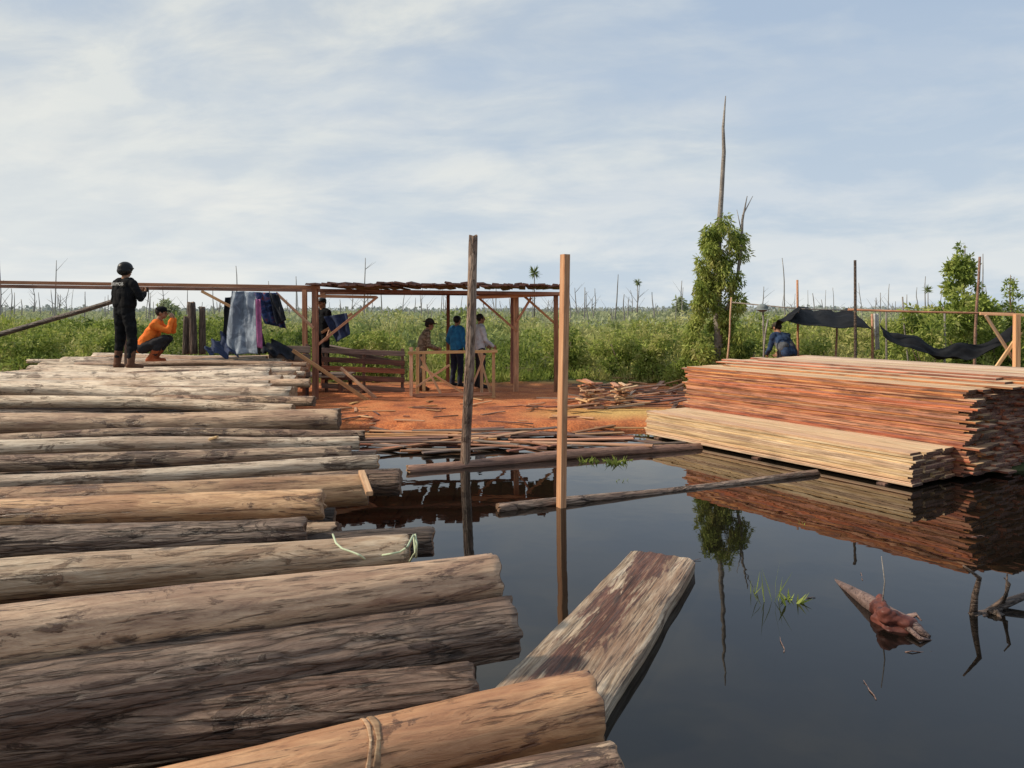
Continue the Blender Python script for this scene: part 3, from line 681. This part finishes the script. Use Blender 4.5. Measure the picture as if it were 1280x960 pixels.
P,R=wavy(W(-40,430,13.6),W(158,371,13.6),.05,.042,8,.02)
tube('leaning_pole',P,R,B_BLK,None,10,'dark pole propped slantwise over the log pile','pole')
beam('support_stake',Vector((W(157,376,13.6).x,13.6,.85)),W(157,373,13.6),.035,.035,W_BRN,label='short stake holding up the slanting pole',cat='stake')
e=empty('slatted_rack',Vector((-3.2,16.4,.1)),'low dark slatted timber rack with sloping boards','rack')
for i,py in enumerate((442,453,464,475,486)): beam('slat',W(402,py-4,16.4),W(506,py+random.uniform(-1,2),16.5),.03,.11,[W_GRY,W_BRN,W_RED,W_BRN,W_GRY][i],e)
for px in(408,455,503): beam('post',Vector(((px-640)/F*16.55,16.55,0)),W(px,436,16.55),.07,.06,W_BRN,e)
beam('slat',W(402,434,16.9),W(500,455,16.9),.04,.12,W_GRY,e);beam('slat',W(400,430,17.4),W(480,445,17.4),.3,.03,W_GRY,e)
beam('leaning_timber',W(366,438,15.1),W(462,502,15.0),.05,.07,W_POST,None,label='orange timber leaning diagonally against the rack',cat='timber')
beam('leaning_timber',W(426,460,15.6),W(470,498,15.4),.05,.06,W_FRAME,None,label='short sawn timber leaning against the rack',cat='timber')
e=empty('board_screen',Vector((-4.5,15.4,.1)),'dark low screen of rough boards beside the log pile','screen')
for i in range(5): beam('board',W(336,436+i*10,15.45),W(388,437+i*10,15.45),.025,.14,random.choice([W_BRN,W_GRY]),e)
for px in(342,384): beam('post',Vector(((px-640)/F*15.52,15.52,0)),W(px,430,15.52),.06,.06,W_BRN,e)
e=empty('raised_platform',Vector((-4.2,16.9,.1)),'low plank platform behind the board screen','platform')
for i in range(6): beam('plank',Vector((-4.9,16.4+i*.2,.47)),Vector((-3.6,16.4+i*.2,.47)),.18,.035,W_GRY,e)
for x,y_ in((-4.8,16.4),(-3.7,16.4),(-4.8,17.4),(-3.7,17.4)): beam('leg',Vector((x,y_,0)),Vector((x,y_,.45)),.08,.08,W_BRN,e)
e=empty('wooden_railing',Vector((-1.2,16,.1)),'open light orange timber railing with uprights and diagonal braces','railing')
Y0,Y1=15.7,16.7
for px,Y,tp_ in((514,Y0,434),(522,Y0+.2,434),(617,Y0,436),(602,Y0+.3,437),(530,Y1,440),(588,Y1,438)): beam('post',Vector(((px-640)/F*Y,Y,0)),W(px,tp_,Y),.075,.065,W_FRAME,e)
beam('rail',W(510,441,Y0-.06),W(622,439,Y0-.06),.04,.06,W_FRAME,e)
beam('rail',W(516,494,Y0+.06),W(618,492,Y0+.06),.04,.06,W_POST,e)
for a,b_ in(((526,458),(580,492)),((598,440),(614,494)),((520,484),(562,456)),((606,444),(588,488)),((526,446),(552,494))): beam('brace',W(*a,Y0+.1),W(*b_,Y0+.1),.035,.045,W_FRAME,e)
for px,t,b_,r in((240,378,442,.085),(250,384,442,.06),(231,396,442,.06)):
    Y=15.2;o=link('upright_log',log_mesh((b_-t)/F*Y,r,r*.85,[B_BLK,E_DRK],px,.12,32,.05,0,.08,.5),None,orient(W(px,b_,Y),W(px+random.uniform(-2,2),t,Y)));tag(o,'short dark brown log standing upright on the pile','upright log','short logs standing upright')
# ---------------------------------------------------------------- cloths
def sheet(name,A_,B_,C_,D_,mat,label,cat='cloth',fold=.05,nf=6,sag=0.0,parent=None,nu=36,nv=20,seed=0,even=False,pinch=0.0):
    A_,B_,C_,D_=map(Vector,(A_,B_,C_,D_));nrm=(B_-A_).cross(D_-A_).normalized();vv=[];fc=[];o0=A_.copy()
    for i in range(nu+1):
        for j in range(nv+1):
            s=i/nu;t=j/nv;p=A_.lerp(B_,s).lerp(D_.lerp(C_,s),t)
            p=p+nrm*fold*((float(vn(s*nf+seed,t*1.5,seed))-.5)*2*(.3+t)+.4*math.sin(s*nf*3+t*2+seed)+.5*(float(vn(s*nf*2.3+seed,t*5,seed+3))-.5))
            if pinch: p=p+(B_-A_)*(.5-s)*pinch*math.sin(math.pi*min(1,t*1.4))*.6+(B_-A_)*.25*(float(vn(s*3,t*4+seed))-.5)*(1 if t>.05 else 0)
            p.z-=sag*4*s*(1-s)*(1 if even else (.6+.8*t))
            if even: p.z-=(float(vn(s*7+seed,t*1.2))-.5)*.09*4*s*(1-s)
            vv.append(tuple(p-o0))
    for i in range(nu):
        for j in range(nv):
            a=i*(nv+1)+j;fc.append((a,a+nv+1,a+nv+2,a+1))
    o=link(name,mesh_np(name,vv,fc,mat,None,True),parent,Matrix.Translation(o0))
    md=o.modifiers.new('s','SOLIDIFY');md.thickness=.006
    if label:tag(o,label,cat)
    return o
def stripes(name,c1,c2,sc,rough=.5,c3=None):
    m,nt,b,o=newmat(name);k=N(nt);v=k.coords((1,.4,1),False);a=k.noise(v,sc,4,.6,.8)
    st=[(.44,c1),(.54,c2)]
    if c3: st.append((.66,c3))
    k.l(k.ramp(a,st),b.inputs['Base Color']);b.inputs['Roughness'].default_value=rough;b.inputs['Specular IOR Level'].default_value=.2;return m
T_BLUE=stripes('tarp_blue_grey',(.13,.16,.21),(.23,.28,.35),4,.6,(.36,.41,.47));T_NAVY=cloth('navy_cloth',(.03,.045,.10));T_MULTI=stripes('patterned_cloth',(.012,.018,.05),(.04,.075,.19),7,.8,(.20,.05,.05))
T_PINK=cloth('purple_cloth',(.34,.11,.25));T_BLK=cloth('black_tarp',(.014,.015,.018),(.006,.0065,.008),.8,5,.12);T_WHT=cloth('white_cloth',(.6,.6,.58));T_DKB=cloth('dark_tarp',(.02,.024,.035),(.008,.01,.015),.7)
Y=14.9
sheet('tarpaulin',W(289,364,Y),W(319,365,Y),W(323,442,Y-.2),W(281,442,Y+.15),T_BLUE,'grey-blue plastic tarpaulin bunched over the shelter beam','tarpaulin',.10,5,seed=1,nu=70,nv=44)
sheet('tarpaulin',W(282,372,Y+.35),W(318,366,Y+.35),W(334,442,Y+.3),W(274,442,Y+.3),T_DKB,'dark tarpaulin hanging behind a grey-blue one','tarpaulin',.10,6,seed=12,nu=40,nv=30)
sheet('hanging_cloth',W(317,365,Y-.1),W(346,366,Y-.1),W(360,412,Y-.1),W(330,404,Y-.1),T_MULTI,'dark blue patterned cloth bunched over the beam','cloth',.10,6,seed=2,nu=50,nv=30)
sheet('hanging_cloth',W(336,366,Y-.22),W(348,368,Y-.22),W(358,400,Y-.22),W(346,406,Y-.22),T_DKB,'dark cloth hanging from the beam','cloth',.08,4,seed=7,nu=30,nv=20)
sheet('towel',W(320,374,Y-.42),W(326,374,Y-.42),W(328,436,Y-.42),W(321,434,Y-.42),T_PINK,'narrow purple-pink towel hanging from the beam','cloth',.03,3,seed=3,nu=10)
sheet('folded_tarpaulin',W(256,438,14.7),W(280,414,15.4),W(296,441,14.7),W(262,444,14.3),T_NAVY,'dark blue tarpaulin crumpled on the logs','tarpaulin',.14,5,seed=4)
sheet('folded_tarpaulin',W(322,440,14.9),W(340,426,15.3),W(372,438,15.2),W(330,446,14.6),T_DKB,'dark crumpled tarpaulin lying on the log ends','tarpaulin',.12,5,seed=14)
sheet('hanging_trousers',W(405,396,15.6),W(434,391,15.6),W(438,418,15.6),W(420,428,15.6),T_NAVY,'dark navy trousers drying on a brace','clothes',.07,4,seed=5)
# ---------------------------------------------------------------- tarp camp at right
e=empty('tarpaulin_camp',Vector((7,15.2,.1)),'makeshift camp of poles with sagging black tarpaulins','camp')
def rp(px,pt,Y,r,mat,pb=None,nm='post'):
    t=W(px,pt,Y);b=Vector((((pb or px)-640)/F*Y,Y,gz(t.x,Y)-.2));P,R=wavy(b,t,r,r*.8,6,.02);tube(nm,P,R,mat,e,8)
rp(1068,325,14.2,.032,B_BLK);rp(997,349,15.5,.028,W_POST);rp(1225,322,15,.03,B_RED,1216);rp(915,372,16.5,.022,W_FRAME,905);rp(953,388,16,.022,B_DEAD,955)
rp(1090,392,15,.03,W_POST,1092);rp(1046,400,15.4,.025,B_RED,1043);rp(960,400,15.5,.02,B_DEAD,947);rp(1107,390,16.5,.025,B_DEAD);rp(1128,370,17,.02,B_DEAD,1138)
rp(1180,390,16.5,.025,B_DEAD)
beam('post',Vector(((1270-640)/F*13.5,13.5,0)),W(1271,393,13.5),.09,.09,W_FRAME,e)
beam('brace',W(1232,394,13.6),W(1275,462,13.6),.045,.045,W_FRAME,e);beam('brace',W(1242,464,13.6),W(1276,415,13.55),.045,.055,W_FRAME,e)
tube('rail',[W(1060,387,14.6),W(1150,390,14.4),W(1268,392,13.6)],[.022,.02,.018],W_POST,e,8)
tube('rail',[W(915,378,16.4),W(1000,386,15.6),W(1066,388,15)],[.015,.012,.012],B_DEAD,e,8)
beam('rail',W(1225,392,13.7),W(1285,394,13.5),.06,.05,W_FRAME,e)
sheet('tarpaulin',W(1000,385,16.2),W(1062,388,15.8),W(1090,410,14.3),W(984,401,14.6),T_BLK,None,fold=.07,nf=5,sag=.03,parent=e,seed=3,nu=50)
sheet('tarpaulin',W(998,386,16.2),W(1002,386,14.6),W(986,403,14.6),W(966,411,15.0),T_BLK,None,fold=.05,nf=4,sag=-.05,parent=e,seed=5,nu=30)
sheet('tarpaulin',W(1099,404,14.9),W(1266,409,14.2),W(1264,426,13.9),W(1104,418,14.4),T_BLK,None,fold=.12,nf=6,sag=.42,parent=e,nu=70,seed=6,even=True)
sheet('hanging_cloth',W(1092,392,14.9),W(1098,392,14.9),W(1100,436,14.9),W(1093,438,14.9),T_WHT,'white rag hanging from a camp pole','cloth',.03,3,seed=9,nu=8)
# ---------------------------------------------------------------- people
def sph(nu=16,nv=10):
    vv=[(0,0,1)];fc=[]
    for j in range(1,nv):
        ph=math.pi*j/nv
        for i in range(nu): vv.append((math.sin(ph)*math.cos(2*math.pi*i/nu),math.sin(ph)*math.sin(2*math.pi*i/nu),math.cos(ph)))
    vv.append((0,0,-1));n=len(vv)
    for i in range(nu): fc.append((0,1+i,1+(i+1)%nu));fc.append((n-1,n-1-nu+(i+1)%nu,n-1-nu+i))
    for j in range(nv-2):
        for i in range(nu):
            a=1+j*nu+i;b=1+j*nu+(i+1)%nu;fc.append((a,a+nu,b+nu,b))
    return np.array(vv),fc
SV,SF=sph()
class Blob:
    def __init__(s): s.v=[];s.f=[]
    def ell(s,c,rx,ry,rz,M=None):
        o=len(s.v);P=SV*np.array([rx,ry,rz])
        if M is not None:P=P@np.array(M).T
        P=P+np.array(c);s.v+=P.tolist();s.f+=[tuple(i+o for i in q) for q in SF]
    def cap(s,a,b,ra,rb):
        a=Vector(a);b=Vector(b);s.ell(a,ra,ra,ra);s.ell(b,rb,rb,rb)
        d=b-a
        if d.length<1e-4:return
        n=14;q=d.to_track_quat('Z','Y');o=len(s.v)
        for c,r in((a,ra),(b,rb)):
            for i in range(n):
                t=2*math.pi*i/n;s.v.append(list(c+q@Vector((r*math.cos(t),r*math.sin(t),0))))
        for i in range(n): s.f.append((o+i,o+(i+1)%n,o+n+(i+1)%n,o+n+i))
        s.f.append(tuple(o+i for i in reversed(range(n))));s.f.append(tuple(o+n+i for i in range(n)))
    def build(s,name,vox,mat,smooth=3,fold=0.0,seed=0):
        me=bpy.data.meshes.new('t');me.from_pydata([tuple(q) for q in s.v],[],s.f);me.update()
        o=bpy.data.objects.new('t',me);COL.objects.link(o)
        r=o.modifiers.new('r','REMESH');r.mode='VOXEL';r.voxel_size=vox
        if smooth:
            q=o.modifiers.new('s','SMOOTH');q.iterations=smooth;q.factor=.5
        dg=bpy.context.evaluated_depsgraph_get();dg.update();m2=bpy.data.meshes.new_from_object(o.evaluated_get(dg))
        bpy.data.objects.remove(o);m2.name=name
        n=len(m2.vertices);co_=np.empty(n*3,dtype=np.float32);m2.vertices.foreach_get('co',co_);co_=co_.reshape(-1,3)
        if fold>0:
            nr=np.empty(n*3,dtype=np.float32);m2.vertices.foreach_get('normal',nr);nr=nr.reshape(-1,3)
            d=(fbm(co_[:,0]*9,co_[:,1]*9,co_[:,2]*14,seed,3)-.5)*fold*2
            co_=co_+nr*d[:,None];m2.vertices.foreach_set('co',co_.astype(np.float32).ravel())
        m2.materials.clear();m2.materials.append(mat)
        m2.polygons.foreach_set('use_smooth',np.ones(len(m2.polygons),dtype=bool));m2.update();return m2
SKIN=cloth('skin',(.36,.19,.115),(.27,.135,.08),.55,30);HAIR=cloth('hair',(.012,.01,.009),(.02,.017,.015),.6);EYE=cloth('eye',(.02,.015,.012),None,.2)
def person(label,loc,yaw,height,J,shirt,pants,shoe,hat=None,hatmat=None,sleeve=1.0,vest=None,boots=False,text=None,hold=None):
    e=empty('person',loc,label,'person');s=height/1.75
    Rm=Matrix.Translation(loc)@Matrix.Rotation(yaw,4,'Z')@Matrix.Scale(s,4)
    D={k_:Vector(v) for k_,v in J.items()}
    side=(D['shR']-D['shL']).normalized();pe,ch,ne,he=D['pelvis'],D['chest'],D['neck'],D['head']
    hs=(D['hipR']-D['hipL']).normalized()
    hf=D.get('face',Vector((0,1,0))).normalized();hr=hf.cross(Vector((0,0,1))).normalized();hu=hr.cross(hf)
    HM=Matrix((hr,hf,hu)).transposed()
    def torso(B,g):
        for t in(-1,1):
            B.cap(pe+hs*t*.065,ch+side*t*.075,.098+g,.105+g);B.cap(ch+side*t*.075,ne+side*t*.06-Vector((0,0,.06)),.105+g,.075+g)
        B.cap(pe,ch,.10+g,.115+g);B.cap(ne-Vector((0,0,.05))-side*.12,ne-Vector((0,0,.05))+side*.12,.06+g,.06+g)
    def arms(B,g,cut=1.0):
        for q in'LR':
            sh,el,wr=D['sh'+q],D['el'+q],D['wr'+q];B.cap(sh,el,.054+g,.040+g)
            if cut>.5: B.cap(el,el.lerp(wr,(cut-.5)*2),.039+g,.028+g)
    B=Blob();torso(B,0);arms(B,0)
    for q in'LR':
        B.cap(D['hip'+q],D['kn'+q],.085,.056);B.cap(D['kn'+q],D['an'+q],.054,.038)
        B.cap(D['an'+q]+Vector((0,0,-.035)),D['toe'+q],.04,.032)
        wr,el=D['wr'+q],D['el'+q];hd=D.get('hd'+q,(wr-el)).normalized();sg=1 if q=='R' else -1
        pn=D.get('pn'+q,-side*sg).normalized();pw=hd.cross(pn).normalized()
        for w_ in(-.026,-.009,.009,.026): B.cap(wr,wr+hd*.085+pw*w_,.02,.0125)
        for fi,(w_,ln) in enumerate(((-.031,.060),(-.0105,.072),(.0105,.078),(.031,.068))):
            a=wr+hd*.085+pw*w_;b_=a+(hd*.85+pn*.5).normalized()*ln*.5;c_=b_+(hd*.35+pn*.93).normalized()*ln*.5;B.cap(a,b_,.0095,.0088);B.cap(b_,c_,.0088,.0075)
        a=wr+hd*.03+pw*.026;b_=a+(pw*.75+hd*.6+pn*.2).normalized()*.04;B.cap(a,b_,.013,.011);B.cap(b_,b_+(hd*.8+pn*.5).normalized()*.032,.0105,.009)
    B.cap(ne-Vector((0,0,.04)),he-hu*.06-hf*.01,.058,.052)
    B.ell(he+hu*.02-hf*.012,.074,.094,.098,HM);B.ell(he-hu*.045+hf*.028,.054,.06,.062,HM);B.ell(he-hu*.082+hf*.058,.024,.022,.022,HM)
    B.ell(he+hu*.03+hf*.072,.05,.02,.016,HM);B.cap(he+hu*.015+hf*.088,he-hu*.022+hf*.105,.010,.015)
    B.cap(he-hu*.052+hf*.084-hr*.02,he-hu*.052+hf*.084+hr*.02,.010,.010)
    for t in(-1,1): B.ell(he+hr*t*.078-hf*.008-hu*.005,.010,.022,.034,HM)
    link('body',B.build('body',.0075,SKIN,2),e,Rm)
    for t in(-1,1):
        E_=Blob();c_=he+hr*t*.031+hf*.083+hu*.008;E_.ell(c_,.012,.010,.008,HM);me=bpy.data.meshes.new('eye');me.from_pydata([tuple(q) for q in E_.v],[],E_.f);me.materials.append(EYE);link('eye',me,e,Rm)
    B=Blob();torso(B,.018);arms(B,.016,sleeve);link('shirt',B.build('shirt',.014,shirt,3,.016,3),e,Rm)
    B=Blob()
    for t in(-1,1): B.cap(pe+hs*t*.065,pe+hs*t*.065+(ch-pe).normalized()*.05,.112,.108)
    B.cap(pe-hs*.05,pe+hs*.05,.112,.112)
    for q in'LR':
        B.cap(D['hip'+q],D['kn'+q],.106,.080);B.cap(D['kn'+q],D['kn'+q].lerp(D['an'+q],.93 if not boots else .7),.080,.064)
    link('trousers',B.build('trousers',.014,pants,3,.02,5),e,Rm)
    for q in'LR':
        B=Blob();an,to=D['an'+q],D['toe'+q];B.cap(an+Vector((0,0,-.03))-(to-an).normalized()*.03,to,.05,.043);up=(D['kn'+q]-an)
        B.cap(an,an+up*(.5 if boots else .12),.055,.066 if boots else .055)
        link('boot' if boots else 'shoe',B.build('shoe',.011,shoe,2),e,Rm)
    if vest:
        B=Blob()
        for t in(-1,1): B.cap(pe.lerp(ch,.45)+side*t*.075,ne+side*t*.07-Vector((0,0,.09)),.136,.105)
        link('vest',B.build('vest',.012,vest,2,.008,8),e,Rm)
    B=Blob();B.ell(he+hu*.032-hf*.026,.087,.096,.098,HM);link('hair',B.build('hair',.011,HAIR,1,.01,2),e,Rm)
    if hat=='helmet':
        B=Blob();B.ell(he+hu*.045-hf*.012,.112,.128,.108,HM);B.ell(he+hu*.0-hf*.035,.115,.108,.085,HM);B.ell(he+hu*.04+hf*.085,.085,.05,.014,HM)
        link('helmet',B.build('helmet',.010,hatmat,2),e,Rm)
    if hat=='cap':
        B=Blob();B.ell(he+hu*.06-hf*.01,.094,.110,.070,HM);B.ell(he+hu*.045+hf*.115,.068,.065,.010,HM)
        link('cap',B.build('cap',.009,hatmat,2),e,Rm)
    if hat=='brim':
        B=Blob();B.ell(he+hu*.085-hf*.01,.100,.115,.095,HM);B.ell(he+hu*.07,.185,.20,.020,HM)
        link('hat',B.build('hat',.009,hatmat,1),e,Rm)
    if text:
        cu=bpy.data.curves.new('t','FONT');cu.body=text;cu.size=.075;cu.align_x='CENTER';cu.extrude=.002
        o=bpy.data.objects.new('t',cu);COL.objects.link(o);dg=bpy.context.evaluated_depsgraph_get();dg.update();me=bpy.data.meshes.new_from_object(o.evaluated_get(dg));bpy.data.objects.remove(o)
        me.materials.clear();me.materials.append(T_WHT)
        c_=ne.lerp(ch,.45)-Vector((0,.150,.0));link('back_lettering',me,e,Rm@Matrix.Translation(c_)@Matrix.Rotation(math.pi/2-.06,4,'X'))
    if hold:
        p=(D['wrL']+D['wrR'])/2+Vector(hold);me=box_mesh(.15,.012,.08,[EYE]);o=link('phone',me,None,Rm@Matrix.Translation(p-Vector((.075,0,0))));tag(o,'dark phone held up in both hands','phone')
    return e
def base_pose(**k_):
    J=dict(pelvis=(0,0,.95),chest=(0,.0,1.26),neck=(0,0,1.49),head=(0,.02,1.635),shL=(-.185,0,1.42),shR=(.185,0,1.42),elL=(-.25,-.03,1.13),elR=(.25,-.03,1.13),
     wrL=(-.25,.09,.89),wrR=(.25,.09,.89),hipL=(-.09,0,.9),hipR=(.09,0,.9),knL=(-.12,.02,.49),knR=(.12,.02,.49),anL=(-.13,-.03,.09),anR=(.13,-.03,.09),toeL=(-.15,.13,.043),toeR=(.15,.13,.043))
    J.update(k_);return J
BLK=cloth('black_uniform',(.012,.013,.015),(.005,.0055,.007),.9,9,.1);BLK2=cloth('black_vest',(.008,.0085,.010),(.003,.003,.004),.8,9,.12);HEL=cloth('black_helmet',(.012,.013,.015),(.007,.008,.009),.4)
ORG=cloth('orange_shirt',(.80,.20,.03),(.68,.14,.02));BOOT=cloth('brown_boot',(.13,.06,.035));ORB=cloth('orange_boot',(.40,.10,.035));DKP=cloth('dark_trousers',(.025,.025,.03))
CAMO=stripes('camouflage',(.13,.09,.06),(.30,.22,.15),14,.9);BLU=cloth('blue_shirt',(.03,.22,.46),(.02,.13,.30));GRS=cloth('pale_shirt',(.58,.60,.63),(.40,.42,.46));NVY=cloth('navy_trousers',(.02,.025,.05));BRT=cloth('brown_trousers',(.11,.08,.06));HATM=cloth('olive_hat',(.06,.05,.04))
B7=cloth('blue_jacket',(.03,.06,.13),(.015,.028,.065));B7V=cloth('grey_backpack',(.12,.13,.15),(.05,.055,.065))
yw=math.radians
person('man in black uniform, vest and helmet standing on logs',Vector((W(156,460,12.8).x,12.8,.905)),yw(-22),1.78,
 base_pose(elL=(-.27,.03,1.16),elR=(.29,.05,1.17),wrL=(-.10,.27,1.27),wrR=(.13,.28,1.27),hdL=(.5,.6,.4),hdR=(-.5,.6,.4),pnL=(.3,-.8,.2),pnR=(-.3,-.8,.2),anL=(-.14,-.03,.09),anR=(.17,-.03,.09),toeL=(-.2,.12,.043),toeR=(.25,.10,.043),knR=(.14,.03,.49)),
 BLK,BLK,BOOT,'helmet',HEL,vest=BLK2,boots=True,text='BRIMOB',hold=(0.0,.12,.06))
person('man in orange long-sleeved shirt crouching with hands at his face',Vector((W(190,452,14.3).x,14.3,.905)),yw(-80),1.76,
 base_pose(pelvis=(0,-.18,.30),chest=(0,.02,.58),neck=(0,.10,.80),head=(0,.17,.94),face=(0,1,-.05),shL=(-.18,.07,.71),shR=(.18,.07,.71),elL=(-.17,.33,.60),elR=(.17,.33,.60),wrL=(-.09,.37,.82),wrR=(.09,.37,.82),hdL=(.35,-.1,1),hdR=(-.35,-.1,1),pnL=(.3,-1,0),pnR=(-.3,-1,0),
  hipL=(-.10,-.16,.29),hipR=(.10,-.16,.29),knL=(-.2,.24,.45),knR=(.17,.26,.46),anL=(-.16,.0,.09),anR=(.15,.0,.09),toeL=(-.19,.16,.043),toeR=(.18,.16,.043)),
 ORG,DKP,ORB,'cap',BLK,boots=True)
person('man in black clothes and cap standing behind the board screen',Vector((W(403,450,16.8).x,16.8,.49)),yw(150),1.68,base_pose(elR=(.3,.0,1.17),wrR=(.16,.12,1.0)),BLK,BLK,BOOT,'cap',HEL,sleeve=.45)
person('man in brown camouflage and dark hat leaning by a railing',Vector((W(527,487,17.0).x,17.0,gz(-2,17.0))),yw(-75),1.62,
 base_pose(chest=(0,.06,1.24),neck=(0,.12,1.45),head=(0,.19,1.57),face=(0,1,-.2),shL=(-.18,.1,1.38),shR=(.18,.1,1.38),elL=(-.24,.12,1.1),elR=(.24,.14,1.1),wrL=(-.18,.33,1.0),wrR=(.18,.35,1.02)),CAMO,BRT,BOOT,'brim',HATM)
person('man in blue shirt standing with his back turned',Vector((W(571,485,17.9).x,17.9,gz(-1.3,17.9))),yw(-40),1.66,base_pose(elL=(-.27,-.05,1.14),wrL=(-.2,.1,.98)),BLU,NVY,DKP,'cap',HEL)
person('man in pale grey shirt and dark trousers standing sideways',Vector((W(600,488,17.4).x,17.4,gz(-.7,17.4))),yw(-70),1.70,base_pose(elR=(.24,.06,1.14),wrR=(.2,.25,1.0),elL=(-.25,.02,1.13),wrL=(-.2,.22,1.0)),GRS,DKP,DKP,None)
person('man in dark blue jacket with grey backpack bending down',Vector((W(982,470,15.6).x,15.6,gz(5.6,15.6))),yw(20),1.72,
 base_pose(pelvis=(0,-.1,.92),chest=(0,.08,1.14),neck=(0,.19,1.31),head=(0,.27,1.42),face=(0,1,-.4),shL=(-.18,.16,1.25),shR=(.18,.16,1.25),elL=(-.22,.23,.98),elR=(.22,.23,.98),wrL=(-.16,.38,.88),wrR=(.16,.38,.88)),B7,DKP,BOOT,'cap',HATM,vest=B7V)
B=Blob();c_=W(953,385,16);B.ell((0,0,0),.12,.12,.09);B.ell((0,0,-.04),.19,.19,.012);o=link('hat',B.build('hat',.012,cloth('grey_hat',(.22,.25,.25)),1),None,Matrix.Translation(c_));tag(o,'grey brimmed hat hung on top of a stick','hat')
# ---------------------------------------------------------------- water plants, driftwood
def tuft(px,py,n,ln,label,tone=.55,spread=.12,lean=.25,wd=.035):
    c=V(px,py,0);o_=np.zeros((n,3));o_[:,:2]=rng.normal(size=(n,2))*spread;o_[:,2]=-.03
    d=rng.normal(size=(n,3))*lean;d[:,2]=1;v,f,cc_=leaves(o_,ln*rng.uniform(.5,1.2,n),ln*wd*np.ones(n)*2,d,vcol(np.full(n,tone)+rng.random(n)*.2))
    tag(link('water_plant',mesh_np('plant',v,f,LM,None,False,cc_),None,Matrix.Translation(c)),label,'plant')
tuft(735,577,30,.11,'small green weed tuft by the floating log',.5,.06,.8,.12);tuft(770,579,45,.13,'small green weed tuft by the floating log',.55,.08,.8,.12)
tuft(960,750,9,.24,'sparse grass blades rising from the water',.52,.05,.3,.012);tuft(990,752,14,.13,'small leafy sprig rising from the water',.5,.04,.6,.07);tuft(943,742,4,.15,'thin grass blades rising from the water',.5,.03,.3,.02)
tuft(1000,655,8,.07,'tiny green sprig on the water',.55,.03,.7,.1);tuft(775,601,9,.07,'tiny green sprig on the water',.55,.03,.7,.1);tuft(1040,560,5,.1,'tiny green sprig on the water',.5,.02,.5,.1)
e=empty('driftwood',V(1115,770,0),'brown tapered driftwood snag lying half submerged','driftwood')
tube('trunk',[V(1040,724,-.02),V(1062,737,.012),V(1085,752,.03),V(1110,768,.045),V(1135,780,.03),V(1162,796,.01)],[.012,.028,.045,.055,.045,.012],B_DRIFT,e,14,rough=.14)
tube('branch',[V(1124,774,.05),V(1145,768,.07),V(1152,776,.05)],[.02,.014,.004],B_DRIFT,e,8,rough=.1)
tube('branch',[V(1128,780,.03),V(1150,798,.02),V(1164,800,.0)],[.02,.012,.004],B_DRIFT,e,8,rough=.1)
q0=V(1102,762,.06);tube('branch',[q0,q0+Vector((.01,-.02,.18)),q0+Vector((-.02,-.04,.34))],[.006,.004,.003],B_DEAD,e,6)
B=Blob()
for a,b_,r in(((1094,758,.05),(1108,768,.08),.045),((1108,768,.08),(1136,779,.04),.05),((1096,772,.02),(1112,788,-.01),.035),((1098,746,.09),(1108,762,.10),.028),((1130,778,.04),(1150,790,.0),.032),((1112,785,.0),(1134,792,-.01),.03)):
    B.cap(V(*a),V(*b_),r,r*.7)
cc_=V(1110,770,.05);B.v=[[q[0]-cc_.x,q[1]-cc_.y,q[2]-cc_.z] for q in B.v]
RG=cloth('maroon_rag',(.16,.05,.036),(.06,.02,.016),.5)
me=B.build('rag',.006,RG,1,.04,4)
o=link('wet_cloth',me,None,Matrix.Translation(cc_));tag(o,'wet maroon rag draped over the driftwood','cloth')
def br(pts,rads,par): tube('branch',pts,[r*1.35 for r in rads],B_BLK,par,8,rough=.16)
e=empty('fallen_branch',V(1240,770,0),'dark twisted dead branches sticking out of the water','branch')
Yb=4.75
br([W(1208,782,Yb),W(1216,772,Yb),W(1232,768,Yb+.05),W(1252,756,Yb+.1),W(1284,744,Yb+.15)],[.022,.024,.022,.02,.016],e)
br([W(1216,772,Yb),W(1219,745,Yb),W(1224,722,Yb-.05),W(1204,707,Yb-.1)],[.018,.014,.010,.004],e)
br([W(1240,764,Yb),W(1262,775,Yb),W(1290,778,Yb)],[.014,.012,.012],e)
br([W(1232,768,Yb),W(1224,790,Yb-.1)],[.014,.01],e);br([W(1252,757,Yb+.1),W(1262,730,Yb),W(1255,722,Yb)],[.010,.006,.003],e)
br([W(1245,762,Yb),W(1256,785,Yb-.1),W(1262,800,Yb-.2)],[.010,.008,.004],e)
br([W(1236,766,Yb),W(1258,744,Yb+.1),W(1259,716,Yb+.1)],[.010,.007,.003],e)
print('done',len(bpy.data.objects))
